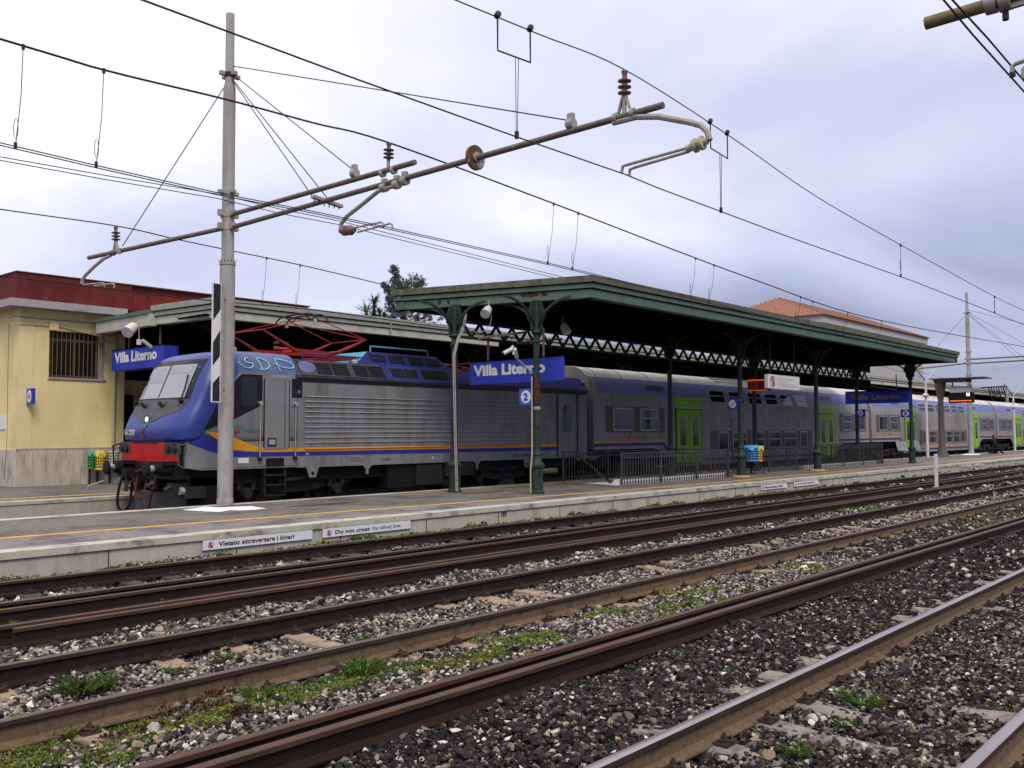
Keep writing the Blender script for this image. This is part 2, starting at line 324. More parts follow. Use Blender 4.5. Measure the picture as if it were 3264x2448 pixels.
UX, UY, UZ, NY = V(1, 0, 0), V(0, 1, 0), V(0, 0, 1), V(0, -1, 0)

# ================================================================== SETTING
PZ = 0.25                                                   # platform height above rail head
PY0, PY1 = 12.97, 18.2
g = MB(); n = 60
g.face([(-900, -900, -.55), (1500, -900, -.55), (1500, 1500, -.55), (-900, 1500, -.55)], 'soil'); g.build('ground', kind='structure', loc=(0, 0, -.55))
# track bed: gently uneven sheet under the stones
def gz(x, y):
    base = -0.225+0.02*np.sin(x*1.9+y)+0.015*np.sin(x*4.1-y*3.3)
    base = base+0.10*np.clip((y-12.35)/0.4, 0, 1)
    base = base+0.055*np.exp(-((y-5.5)/0.55)**2)+0.045*np.exp(-((y-3.95)/0.55)**2)+0.05*np.exp(-((y-8.45)/0.4)**2)
    m1 = np.clip(1-np.abs(y-2.25)/.9, 0, 1)**.5; base = base+m1*(0.018+0.045*np.clip((x-6.6)/1.0, 0, 1)+0.03*np.sin(x*2.1+y*1.5+.5))
    return base
xs = np.concatenate([np.arange(-6, 40, .4), np.arange(40, 420, 6.)]); ys = np.arange(-8, 13.2, .35)
bed = MB(); bed.v = [(float(x), float(y), float(gz(x, y)-.02)) for x in xs for y in ys]; ny = len(ys)
bed.f = [[i*ny+j, (i+1)*ny+j, (i+1)*ny+j+1, i*ny+j+1] for i in range(len(xs)-1) for j in range(ny-1)]; bed.mi('soil'); bed.m = [0]*len(bed.f)
bed.build('track_bed', kind='structure', loc=(0, 0, -.25))
# island platform
X0, X1 = -8, 420
p = MB()
p.box(X0, X1, PY0+.012, PY1-.012, -.5, PZ-.09, 'wall_concrete')
p.build('platform', kind='structure', loc=(0, 15, PZ))
p = MB()
for i in range(60): x = 2.2+i*2.05; p.box(x, x+.012, PY0+.004, PY0+.02, -.3, PZ-.09, 'soil')
p.build('platform_joints', kind='structure', loc=(0, PY0, 0))
p = MB(); p.box(X0, X1, PY0+.35, PY1-.3, PZ-.09, PZ, 'asphalt'); p.build('platform_surface', kind='structure', loc=(0, 15, PZ))
wob = lambda x: 0.05*math.sin(x*.9)+.03*math.sin(x*2.3+1)
yl = [(-8, 15.35), (0, 15.05), (5.5, 14.80), (11.8, 14.53), (17.1, 14.2), (24.7, 13.92), (33, 14.05), (45, 14.4), (70, 14.9), (420, 15.2)]
def yline(x): return float(np.interp(x, [a for a, b in yl], [b for a, b in yl]))
p = MB(); xx = [X0+i*.5 for i in range(120)]+[52+i*8 for i in range(46)]
for a, b in zip(xx[:-1], xx[1:]): p.face([(a, PY0+.35, PZ+.004), (b, PY0+.35, PZ+.004), (b, yline(b)-.04+wob(b)*.3, PZ+.004), (a, yline(a)-.04+wob(a)*.3, PZ+.004)], 'asphalt_edge')
p.build('platform_edge_strip', kind='structure', loc=(0, 13.5, PZ))
for y0, y1 in ((PY0, PY0+.35), (PY1-.3, PY1)):
    p = MB(); p.box(X0, X1, y0-(.02 if y0 < 14 else 0), y1+(0 if y0 < 14 else .02), PZ-.088, PZ+.006, 'coping'); p.build('platform_coping', kind='structure', loc=(0, y0, PZ))
p = MB()
for a, b in zip(xx[:-1], xx[1:]): p.face([(a, yline(a)-.11, PZ+.008), (b, yline(b)-.11, PZ+.008), (b, yline(b)+.10, PZ+.008), (a, yline(a)+.10, PZ+.008)], 'yellow_line')
p.build('safety_line', kind='structure', loc=(0, 14.5, PZ))
p = MB()
p.face([(15.6, 17.10, PZ+.008), (18.1, 17.52, PZ+.008), (18.1, 17.62, PZ+.008), (15.6, 17.18, PZ+.008)], 'yellow_line')
p.box(18.6, 60, 17.5, 17.6, PZ+.001, PZ+.008, 'yellow_line'); p.build('safety_line', kind='structure', loc=(17, 17, PZ))
# station platform on the far side
P1Y, P1Z = 22.4, .27
p = MB(); p.box(X0, X1, P1Y, 45, -.5, P1Z-.07, 'wall_concrete'); p.build('platform', kind='structure', loc=(0, 30, P1Z))
p = MB(); p.box(X0, X1, P1Y+.4, 45, P1Z-.07, P1Z, 'asphalt'); p.build('platform_surface', kind='structure', loc=(0, 30, P1Z))
p = MB(); p.box(X0, X1, P1Y-.02, P1Y+.4, P1Z-.07, P1Z+.005, 'coping'); p.build('platform_coping', kind='structure', loc=(0, P1Y, P1Z))
p = MB(); p.box(X0, X1, P1Y+1.08, P1Y+1.32, P1Z+.001, P1Z+.006, 'yellow_line'); p.build('safety_line', kind='structure', loc=(0, P1Y+1.2, P1Z))
p = MB(); p.box(X0, X1, PY1, P1Y, -.5, -.30, 'soil'); p.build('track_bed', kind='structure', loc=(0, 20, -.3))

# ================================================================== TRACKS
RP = [(-.036, -.004), (-.030, 0), (.030, 0), (.036, -.004), (.036, -.034), (.0085, -.050), (.0085, -.135), (.03, -.150), (.075, -.160), (.075, -.172), (-.075, -.172), (-.075, -.160), (-.03, -.150), (-.0085, -.135), (-.0085, -.050), (-.036, -.034)]
def rail(name, y, top, side, parent=None, x0=-8, x1=400, z=0.0, side2=None, tilt=0, **kw):
    mb = MB(); hs = 'rail_red_head' if top == 'rail_red_head' else 'rail_side'  # loose rails: highlight painted as lighter head and near side above darker web
    mb.sweep(RP, x0, x1, y, z, lambda k: top if k in (0, 1, 2) else hs if k == 15 else (side2 or side) if 3 <= k <= 7 else side, 1)
    if tilt:
        c, s_ = math.cos(tilt), math.sin(tilt)
        mb.v = [(a, y+(b-y)*c-(d-z+.086)*s_, z-.086+(b-y)*s_+(d-z+.086)*c) for a, b, d in mb.v]
    return mb.build(name, parent, loc=(max(x0, 2), y, z-.172) if parent is None else None, **kw)
cl = MB()
cl.box(-.06, .06, -.05, .05, 0, .02, 'rust_clip'); cl.tube([(0, 0, .02), (0, 0, .075)], .012, 'rust_clip', 6); cl.tube([(0, 0, .035), (0, 0, .055)], .024, 'rust_clip', 6)
cl.tube([(-.04, -.03, .02), (-.045, .03, .045), (0, .06, .035), (.045, .03, .045), (.04, -.03, .02)], .009, 'rust_clip', 5)
clip_me = cl.mesh('rail_clip')
def sleeper_mesh(L, w, m, shape=0):
    b = MB(); K = 9; h = .10; xsn = [-L/2+L*i/(K-1) for i in range(K)]
    prof = lambda t: [(-w/2, -h), (-w/2+.01, -.015), (-w/2+.03, 0), (w/2-.03, 0), (w/2-.01, -.015), (w/2, -h)]
    for i in range(K-1):
        a, c = xsn[i], xsn[i+1]; wa = 1-.18*shape*math.cos(a/L*2*math.pi)*(abs(a) < L/4); wc = 1-.18*shape*math.cos(c/L*2*math.pi)*(abs(c) < L/4)
        za = -.02*shape*(abs(a) < L/6); zc_ = -.02*shape*(abs(c) < L/6)
        pa = [(x*wa+random.uniform(-.003, .003), a, z+za) for x, z in prof(0)]; pc = [(x*wc, c, z+zc_) for x, z in prof(0)]
        for k in range(5): b.face([pa[k], pc[k], pc[k+1], pa[k+1]], m)
    return b.mesh('sleeper')
def track(y0, y1, label, smat, slen, sp, phase, xmax, ztop, tops, sides, cols, bare=False):
    t = thing('railway_track', (2, (y0+y1)/2, -.172), label, 'railway track', 'railway tracks in front of the station')
    rail('rail', y0, tops[0], sides[0], t, side2=cols); rail('rail', y1, tops[1], sides[1], t)
    sm = [sleeper_mesh(slen, .24, smat, 1) for _ in range(3)]; x = phase; i = 0
    while x < xmax:
        inst(sm[i % 3], 'sleeper', t, (x+random.uniform(-.02, .02), (y0+y1)/2, ztop), rot=(0, 0, random.uniform(-.012, .012)))
        for yy in (y0-.11, y0+.11, y1-.11, y1+.11):
            inst(clip_me, 'rail_clip', t, (x, yy, ztop), rot=(0, 0, 0 if yy in (y0+.11, y1+.11) else math.pi))
        x += sp; i += 1
    return t
T1 = track(1.50, 3.005, 'nearest track with shiny rail heads and pale concrete sleepers in dark ballast', 'sleeper_grey', 2.5, .60, 5.32-.6*4, 30, -.168, ('rail_shine', 'rail_shine'), ('rail_beige', 'rail_beige'), 'rail_beige')
T2 = track(6.28, 7.785, 'second track with a tan near rail and tan sleepers in pale gravel', 'sleeper_tan', 2.3, .68, 3.57-.68*3, 40, -.178, ('rail_head_dull', 'rail_head_dull'), ('rail_beige', 'rail_dark'), 'rail_dark')
T3 = track(10.66, 12.165, 'dark brown track running along the foot of the platform wall', 'sleeper_dark', 2.2, .62, 2.4, 36, -.165, ('rail_head_dull', 'rail_head_dull'), ('rail_dark', 'rail_dark'), 'rail_dark')
T4 = thing('railway_track', (8, 20.45, -.172), 'dark track under the locomotive between the two platforms', 'railway track', 'railway tracks in front of the station')
rail('rail', 19.7, 'rail_head_dull', 'rail_dark', T4, z=-.02); rail('rail', 21.2, 'rail_head_dull', 'rail_dark', T4, z=-.02)
lr = dict(cat='loose rail', group='loose rails lying beside the tracks')
rail('loose_rail', 4.885, 'rail_red_head', 'rail_red', z=-.015, label='farther of the two reddish loose rails between the first and second tracks', **lr)
rail('loose_rail', 4.61, 'rail_red_head', 'rail_red', z=0.0, tilt=.03, label='nearer of the two reddish loose rails between the first and second tracks', **lr)
rail('loose_rail', 10.33, 'rail_red_head', 'rail_red', z=-.015, label='single rusty rail lying tight against the platform side track', **lr)
rail('loose_rail', 9.42, 'rail_red_head', 'rail_red', z=-.01, label='farther of the paired rusty rails before the platform side track', **lr)
rail('loose_rail', 9.235, 'rail_red_head', 'rail_red', z=-.015, x0=onZ(16, 1992, -.01)[0], label='rusty rail whose cut end shows at the left of its pair', **lr)

# ================================================================== BALLAST (stuff)
def hull_shape(k):
    bm = bmesh.new(); r = random.Random(k)
    for _ in range(9):
        v3 = Vector((r.gauss(0, 1), r.gauss(0, 1), r.gauss(0, 1))).normalized(); bm.verts.new((v3.x*1.0, v3.y*.75, v3.z*.6))
    res = bmesh.ops.convex_hull(bm, input=bm.verts); bmesh.ops.triangulate(bm, faces=bm.faces)
    vs = [q for q in bm.verts if q.link_faces]; idx = {q: i for i, q in enumerate(vs)}
    v_ = np.array([tuple(q.co) for q in vs]); f_ = np.array([[idx[q] for q in f.verts] for f in bm.faces]); bm.free(); return v_, f_
SH = [hull_shape(k) for k in range(10)]
def rotm(n_):
    q = rng.normal(size=(n_, 4)); q /= np.linalg.norm(q, axis=1, keepdims=True); w, x, y, z = q.T
    return np.stack([np.stack([1-2*(y*y+z*z), 2*(x*y-z*w), 2*(x*z+y*w)], 1), np.stack([2*(x*y+z*w), 1-2*(x*x+z*z), 2*(y*z-x*w)], 1), np.stack([2*(x*z-y*w), 2*(y*z+x*w), 1-2*(x*x+y*y)], 1)], 1)
def stuff_mesh(name, chunks, matname, label, cat):
    vs, fs, cs, b = [], [], [], 0
    for v_, f_, c_ in chunks: vs.append(v_); fs.append(f_+b); cs.append(c_); b += len(v_)
    vs = np.concatenate(vs); fs = np.concatenate(fs); cs = np.concatenate(cs)
    me = bpy.data.meshes.new(name); k = fs.shape[1]; me.vertices.add(len(vs)); me.vertices.foreach_set('co', vs.astype(np.float32).ravel())
    me.loops.add(fs.size); me.loops.foreach_set('vertex_index', fs.astype(np.int32).ravel()); me.polygons.add(len(fs))
    me.polygons.foreach_set('loop_start', np.arange(0, fs.size, k, dtype=np.int32)); me.polygons.foreach_set('loop_total', np.full(len(fs), k, dtype=np.int32))
    me.update(calc_edges=True); me.polygons.foreach_set('use_smooth', np.zeros(len(fs), dtype=bool))
    a = me.color_attributes.new('col', 'FLOAT_COLOR', 'POINT'); a.data.foreach_set('color', np.concatenate([cs, np.ones((len(cs), 1))], 1).astype(np.float32).ravel())
    me.materials.append(MC[matname]); o = bpy.data.objects.new(name, me); COL.objects.link(o); return tag(o, label, cat, kind='stuff')
def in_view(x, y, z=-.2, pad=60):
    d = np.stack([x, y, np.full_like(x, z-HC)], 1); w = d@Fv; px = 1632+FPX*(d@Rv)/w; py = 1224-FPX*(d@Uv)/w
    return (w > .5) & (px > -pad*6) & (px < 3264+pad*6) & (py < 2448+pad*8)
def noise2(x, y, f, s=0): return np.sin(x*f+s)*np.cos(y*f*1.3+s*2)+.6*np.sin(x*f*2.3+y*f*1.7+s)+.4*np.cos(x*f*3.9-y*f*3.1+s*3)
RAILY = [1.5, 3.005, 4.61, 4.885, 6.28, 7.785, 9.235, 9.42, 10.33, 10.66, 12.165]
def stones(n_, xr, yr, size, tone, zoff=0.0, xpow=1.0):
    x = xr[0]+(xr[1]-xr[0])*rng.random(n_)**xpow; y = yr[0]+(yr[1]-yr[0])*rng.random(n_)
    k = in_view(x, y)
    for ry in RAILY: k &= np.abs(y-ry) > .062
    x, y = x[k], y[k]; n_ = len(x)
    if not n_: return []
    sz = size*np.exp(rng.normal(0, .32, n_)); z = gz(x, y)+zoff+sz*.25+rng.random(n_)*.018+.010*noise2(x, y, 2.4)
    # fewer stones cover the sleeper tops and the foot of each rail
    c = tone(x, y, n_); Rm = rotm(n_); out_ = []; sh = rng.integers(0, len(SH), n_)
    Rm[:, 2, :] *= .8
    for s_ in range(len(SH)):
        q = np.where(sh == s_)[0]
        if not len(q): continue
        v_, f_ = SH[s_]; P = np.einsum('nij,kj->nki', Rm[q], v_)*sz[q, None, None]*.5+np.stack([x[q], y[q], z[q]], 1)[:, None, :]
        out_.append((P.reshape(-1, 3), (f_[None]+np.arange(len(q))[:, None, None]*len(v_)).reshape(-1, 3), np.repeat(c[q], len(v_), 0)))
    return out_
DK = np.array([.016, .015, .017]); DB = np.array([.042, .029, .022]); MD = np.array([.11, .10, .09]); PL = np.array([.34, .31, .27]); WH = np.array([.50, .47, .42]); TN = np.array([.27, .20, .14])
def tone(ws):
    cols_ = np.array([DK, DB, MD, PL, WH, TN])
    def f(x, y, n_):
        w = np.array(ws, float); i = np.array(rng.choice(6, n_, p=w/w.sum())); c = cols_[i]*rng.uniform(.6, 1.35, (n_, 1)); return c
    return f
tA = tone([58, 20, 13, 4, 2, 3]); tB = tone([34, 26, 24, 8, 2, 6]); tC = tone([20, 20, 24, 20, 6, 10]); tE = tone([22, 19, 28, 18, 6, 7]); tD = tone([24, 30, 22, 10, 5, 8])
ch = []
ch += stones(42000, (2, 13), (3.05, 4.55), .044, tA) + stones(14000, (13, 30), (3.05, 4.55), .066, tA) 
ch += stones(40000, (2, 12), (0.0, 3.05), .043, tB) + stones(9000, (12, 26), (0, 3.05), .06, tB)
ch += stones(40000, (1.5, 14), (4.66, 6.25), .044, tC) + stones(12000, (14, 34), (4.66, 6.25), .06, tB)
ch += stones(36000, (1.5, 14), (6.3, 7.75), .044, tC) + stones(12000, (14, 36), (6.3, 7.75), .06, tE)
ch += stones(20000, (2, 15), (7.8, 9.2), .062, tE) + stones(9000, (15, 38), (7.8, 9.2), .065, tE)
ch += stones(2500, (2, 30), (9.45, 10.3), .05, tD)+stones(20000, (3, 34), (10.7, 12.12), .055, tD)+stones(9000, (4, 34), (12.2, 12.95), .05, tD)
ch += stones(26000, (30, 90), (-2, 12.9), .13, tE)
stuff_mesh('ballast', ch, 'stone', 'loose ballast stones, dark near the first track and pale round the second', 'gravel')

# ================================================================== WEEDS
def leaves(cx_, cy_, rad, n_, hgt, size, base, dry=0.0):
    a = rng.random(n_)*2*math.pi; r = rad*np.sqrt(rng.random(n_)); x = cx_+r*np.cos(a); y = cy_+r*np.sin(a)*.6
    z = gz(x, y)+.02+hgt*(1-(r/rad)**2)*rng.random(n_)
    return leaf_quads(x, y, z, n_, size, base, dry)
def leaf_quads(x, y, z, n_, size, base, dry=0.0, flat=.5):
    d = rng.normal(size=(n_, 3)); d[:, 2] = np.abs(d[:, 2])*flat+.15; d /= np.linalg.norm(d, axis=1, keepdims=True)
    s_ = rng.normal(size=(n_, 3)); s_ -= d*(s_*d).sum(1, keepdims=True); s_ /= np.linalg.norm(s_, axis=1, keepdims=True)
    L = size*rng.uniform(.5, 1.4, (n_, 1)); P = np.stack([x, y, z], 1)
    v_ = np.stack([P, P+d*L*.5+s_*L*.3, P+d*L, P+d*L*.5-s_*L*.3], 1)
    c = np.array(base)*rng.uniform(.55, 1.5, (n_, 1)); k = rng.random(n_) < dry; c[k] = np.array([.075, .04, .022])*rng.uniform(.5, 1.2, (k.sum(), 1))
    return (v_.reshape(-1, 3), np.arange(n_*4).reshape(-1, 4), np.repeat(c, 4, 0))
GR = (.085, .145, .018); GY = (.15, .18, .028); GD = (.045, .10, .02)
wch = []
def px_patch(px, py, rad, n_, h=.05, size=.03, base=GR, dry=.1, z=-.2):
    q = onZ(px, py, z); wch.append(leaves(q[0], q[1], rad, n_, h, size, base, dry))
# mossy strip between second track and loose rails
for _ in range(330):
    px = random.uniform(20, 1720); py = 2448-px*0.226+random.uniform(-48, 40)*(1.15-px/2400)
    px_patch(px, py, random.uniform(.05, .19), random.randint(260, 700), .03, .018, random.choice((GR, GY, GY, GD)), random.choice((.05, .1, .5)))
for _ in range(22): px_patch(random.uniform(20, 420), random.uniform(2290, 2440), random.uniform(.06, .16), 420, .04, .018, random.choice((GR, GY)), .15)
for _ in range(16): px_patch(random.uniform(330, 780), 2290-random.uniform(-80, 60), random.uniform(.08, .16), 260, .06, .03, (.06, .04, .022), .9)
for _ in range(40): px_patch(random.uniform(0, 2000), 0, .1, 1) if False else wch.append(leaves(random.uniform(2, 16), random.choice((random.uniform(6.5, 7.6), random.uniform(7.95, 9.0))), random.uniform(.05, .16), 200, .03, .02, random.choice((GR, GY, (.06, .04, .022))), .3))
for _ in range(30): px_patch(random.uniform(1900, 2330), 1935-random.uniform(-40, 45), random.uniform(.12, .3), 420, .04, .025, random.choice((GY, GR)), .05)
for _ in range(14): px_patch(random.uniform(1500, 1800), 2075-random.uniform(-30, 40), random.uniform(.1, .22), 300, .035, .022, GY, .05)
for _ in range(10): px_patch(random.uniform(2450, 2700), 1820-random.uniform(-15, 15), random.uniform(.15, .35), 300, .035, .025, GY, .1)
for _ in range(14): px_patch(random.uniform(2630, 2860), 1625-random.uniform(-18, 15), random.uniform(.2, .5), 260, .04, .04, GR, .05)
for _ in range(14): px_patch(random.uniform(3050, 3264), 1660-random.uniform(-25, 25), random.uniform(.2, .5), 260, .04, .04, GR, .15)
for _ in range(26): px_patch(random.uniform(2250, 3264), random.uniform(1950, 2440), random.uniform(.04, .10), 60, .03, .014, GR, 0)
for _ in range(10): px_patch(random.uniform(1850, 2300), random.uniform(2250, 2440), random.uniform(.04, .08), 50, .03, .014, GD, 0)
for _ in range(120):                                       # growth along the foot of the platform wall
    x = 4.5+28*random.random()**1.3; wch.append(leaves(x, 12.72+random.uniform(-.12, .15), random.uniform(.08, .28), 150, random.uniform(.03, .10), .035, random.choice((GR, GD, GY)), .25))
for _ in range(30): wch.append(leaves(4+random.random()*16, 11.4+random.uniform(-.4, .4), .2, 90, .03, .03, GD, .3))
stuff_mesh('ground_cover', wch, 'leaf', 'low green moss and weeds creeping over the gravel between the rails', 'weeds')
def tuft(px, py, h, n_, label, spread=.10, base=GD, z=-.19, dry=0.0):
    q = onZ(px, py, z); mb = MB(); r = random.Random(px)
    for i in range(n_):
        a = r.random()*6.283; e = r.uniform(.3, 1); L = h*r.uniform(.5, 1.1); w = L*.045+.003
        b0 = V(q[0]+.02*math.cos(a), q[1]+.02*math.sin(a), gz(q[0], q[1])); mid = b0+V(math.cos(a)*spread*e*.5, math.sin(a)*spread*e*.5, L*.7); tip = b0+V(math.cos(a)*spread*e*1.2, math.sin(a)*spread*e*1.2, L)
        sd_ = V(-math.sin(a), math.cos(a), 0)*w; m = 'weed_dry' if r.random() < dry else ('weed_a' if r.random() < .5 else 'weed_b')
        mb.face([b0, mid+sd_, tip], m); mb.face([b0, tip, mid-sd_], m)
        for k in range(7):
            t = .2+.12*k; c = b0*(1-t)+tip*t; o2 = V(r.uniform(-1, 1), r.uniform(-1, 1), r.uniform(-.3, 1))*(.012+w)*1.3
            mb.face([c, c+o2+sd_*.6, c+o2*1.5, c+o2-sd_*.6], m)
    mb.build('weed', loc=(q[0], q[1], -.2), label=label, cat='weed', group='green weeds in the gravel')
mat('weed_a', (.085, .15, .02), .6, var=.3, scale=20, spec=.2); mat('weed_b', (.05, .10, .022), .6, var=.3, scale=20, spec=.2); mat('weed_dry', (.07, .04, .02), .8, var=.3, scale=20)
for a in [(260, 2215, .15, 60, 'bushy green and brown weed by a tan sleeper at the left', .22, GD, -.19, .35), (330, 2200, .13, 30, 'small green sprig right of the bushy weed by the tan sleeper', .10),
          (1160, 2175, .15, 70, 'largest bright green tuft beside the reddish loose rails', .20), (820, 2250, .13, 40, 'tall green weed left of the bright tuft near the loose rails', .12),
          (710, 2105, .09, 26, 'leafy green weed among pale stones of the second track', .10), (545, 2145, .07, 20, 'tiny weed at the edge of a tan sleeper', .07), (625, 2140, .07, 20, 'tiny weed touching the tan rail', .07),
          (55, 2010, .14, 16, 'thin weed beside the cut end of the loose rail', .06), (570, 1950, .09, 30, 'yellow green weed on the pale gravel behind the second track', .09), (355, 1925, .06, 30, 'flat weed between the paired rusty rails', .10), (210, 2025, .07, 12, 'small weed on pale gravel near the loose rail end', .05),
          (2530, 2430, .10, 34, 'bright green weed between the two nearest sleepers', .09), (2750, 2250, .09, 50, 'spreading green weed in the nearest track bed', .16), (2690, 2305, .07, 24, 'small green weed above a concrete sleeper', .08), (1100, 1985+250, .07, 20, 'low sprig behind the bright green tuft', .08),
          (2390, 1905, .14, 16, 'slender weed standing up between the reddish loose rails', .05), (850, 1738, .10, 24, 'weed tuft at the wall foot under the Italian notice', .12), (200, 2350, .12, 34, 'dark leafy weed in the left foreground gravel', .12), (115, 2330, .10, 24, 'small weed nearest the left frame edge', .10),
          (1725+40, 1602+58, .09, 24, 'round tuft at the wall foot beyond the English notice', .12)]:
    tuft(*a)
# large stones and debris
def rock(px, py, s_, m, label, z=-.19, name='rock', fl=.6):
    q = onZ(px, py, z); mb = MB(); v_, f_ = SH[int(px) % 10]
    b = len(mb.v); mb.v = [(q[0]+a*s_, q[1]+c*s_, gz(q[0], q[1])+.02+s_*.3+d*s_*fl) for a, c, d in v_]; mb.f = [list(map(int, f)) for f in f_]; mb.mi(m); mb.m = [0]*len(mb.f)
    o_r = mb.build(name, label=label, cat='stone', group='large stones lying on the gravel'); o_r.data.polygons.foreach_set('use_smooth', [False]*len(o_r.data.polygons))
mat('rock_pale', (.6, .56, .51), .8, var=.2, scale=20, bump=.3); mat('rock_tan', (.36, .27, .19), .8, var=.2, scale=20, bump=.3)
rock(2580, 1800, .14, 'rock_pale', 'largest pale block of stone beyond the reddish loose rails'); rock(2568, 1822, .10, 'rock_pale', 'smaller pale stone leaning on the large pale block')
rock(2295, 1842, .08, 'brick_red', 'orange brick fragment lying by the tan rail', name='brick_fragment'); rock(725, 2225, .07, 'rock_pale', 'whitish cobble right of the tan rail on the left side')
rock(2060, 1797, .06, 'rock_pale', 'white pebble cluster stone near the tan rail, centre right'); rock(1450, 2335, .06, 'rock_pale', 'white stone in dark ballast below the loose rails')
rock(3155, 1555, .13, 'rock_tan', 'round tan boulder beside the second track far right')
for px, py, s_, lb in ((2090, 2085, .035, 'small white stone midway between reddish rails and shiny rail'), (1930, 2150, .04, 'white stone in dark ballast above the middle of the shiny rail'), (1860, 2190, .035, 'tiny pale stone just left of the white stone in dark ballast'), (2260, 1985, .04, 'pale stone near the foot of the reddish loose rails'), (1410, 2375, .05, 'whitest stone at the bottom edge left of the shiny rail'), (1625, 2370, .04, 'white stone at the bottom edge close to the shiny rail'), (2645, 1990, .04, 'long white stone in dark ballast right of the middle'), (2960, 1905, .035, 'farthest white stone in the dark ballast by the shiny rail')):
    rock(px, py, s_, 'rock_pale', lb)

# ================================================================== PLATFORM FACE NOTICES
def notice(px0, px1, yt0, yt1, yb0, yb1, s, label, faded=None, w0=.13, w1=.82, lines=True):
    Y = PY0-.012; a = onY(px0, yt0, Y); b = onY(px1, yt1, Y); c = onY(px0, yb0, Y); zt = (a[2]+b[2])/2; zb = zt-(a[2]-c[2]); x0, x1 = a[0], b[0]; Lx = x1-x0; H = zt-zb
    zt = min(zt, .155); zb = zt-H
    t = thing('notice_board', (x0, Y, zb), label, 'notice', 'notices on the platform face')
    m = MB(); m.box(x0, x1, Y-.012, Y+.005, zb, zt, 'sign_white'); m.build('board', t)
    o = V(x0, Y-.013, zb); m = MB()
    if faded: 
        text_mb(m, s, o+UX*Lx*w0+UZ*H*.28, UX, UZ, Lx*(w1-w0)*.52, H*.46, 'letter_black', bold=.02)
        text_mb(m, faded, o+UX*Lx*(w0+(w1-w0)*.56)+UZ*H*.18, UX, UZ, Lx*(w1-w0)*.46, H*.56, 'letter_faded', bold=.015)
    else: text_mb(m, s, o+UX*Lx*w0+UZ*H*.28, UX, UZ, Lx*(w1-w0), H*.5, 'letter_black', bold=.02)
    m.build('lettering', t)
    m = MB(); r = H*.32; cx_ = Lx*.065; ring(m, o, UX, UZ, (cx_, H*.5), r*.8, r, 'red_ring')
    m.bar(o+UX*(cx_-.02)+UZ*(H*.5+r*.75)-UY*.004, o+UX*(cx_+.02)+UZ*(H*.5-r*.75)-UY*.004, .02, .003, 'letter_black', up=(0, 1, 0))
    m.bar(o+UX*(cx_-r*.6)+UZ*(H*.5+r*.6)-UY*.006, o+UX*(cx_+r*.6)+UZ*(H*.5-r*.6)-UY*.006, .012, .003, 'red_ring', up=(0, 1, 0))
    for a_ in (-1, 1): m.bar(o+UX*cx_+UZ*(H*.55)-UY*.004, o+UX*(cx_+a_*.03)+UZ*(H*.25)-UY*.004, .012, .003, 'letter_black', up=(0, 1, 0))
    m.build('symbol', t)
notice(646, 994, 1714, 1683, 1745, 1712, 'Vietato attraversare i binari', 'white Italian notice "Vietato attraversare i binari" on the platform face, nearest pair')
notice(1028, 1307, 1678, 1652, 1706, 1678, 'Do not cross', 'white English notice "Do not cross the railway lines" with faded end, nearest pair', faded='the railway lines', w1=.86)
notice(2425, 2507, 1546, 1538, 1561, 1552, 'Vietato attraversare i binari', 'small white Italian notice farther along the platform face under the canopy')
notice(2530, 2607, 1536, 1528, 1550, 1542, 'Do not cross the railway lines', 'small white English notice farther along the platform face under the canopy')
notice(3063, 3095, 1483, 1480, 1489, 1485, 'Vietato attraversare i binari', 'tiny white Italian notice on the platform face beyond the white stake')
notice(3103, 3133, 1479, 1476, 1485, 1482, 'Do not cross the railway lines', 'tiny white English notice on the platform face beyond the white stake')
q = onY(1608, 1628, PY0-.01); m = MB(); m.box(q[0]-.08, q[0]+.08, PY0-.014, PY0, q[2]-.09, q[2]+.09, 'letter_faded'); m.box(q[0]-.06, q[0]-.01, PY0-.018, PY0-.013, q[2]-.06, q[2]+.06, 'sign_dark'); m.box(q[0]+.01, q[0]+.06, PY0-.018, PY0-.013, q[2]-.06, q[2]+.06, 'sign_dark')
m.build('survey_plate', label='small dark square plate fixed to the platform face near the green columns', cat='plate')
def spill(pts, label):
    m = MB(); P = [onZ(x, y, PZ+.008) for x, y in pts]; c = np.mean(P, 0); m.face(P, 'lime_spill'); m.build('lime_patch', loc=(c[0], c[1], PZ), label=label, cat='paint patch')
spill([(580, 1625), (620, 1620), (650, 1614), (700, 1617), (770, 1614), (800, 1613), (850, 1621), (810, 1625), (770, 1627), (735, 1626), (700, 1632), (655, 1630), (600, 1627)], 'white powdery patch on the asphalt before the striped mast')
spill([(3060, 1449), (3085, 1445), (3130, 1447), (3118, 1450), (3080, 1451)], 'white patch on the platform by the second mast')
for i, (px, py, a, b) in enumerate(((1040, 1607, .9, .15), (1300, 1567, .5, .08), (1560, 1568, .9, .1), (310, 1560, 0, 0))):
    if a: 
        q = onZ(px, py, PZ+.007); m = MB(); m.face([(q[0]+a*math.cos(t)*(1+.3*math.sin(3*t)), q[1]+b*math.sin(t)*(1+.3*math.cos(5*t)), PZ+.007) for t in np.linspace(0, 6.28, 18)[:-1]], 'sleeper_dark')
        m.build('stain', kind='structure', loc=(q[0], q[1], PZ))

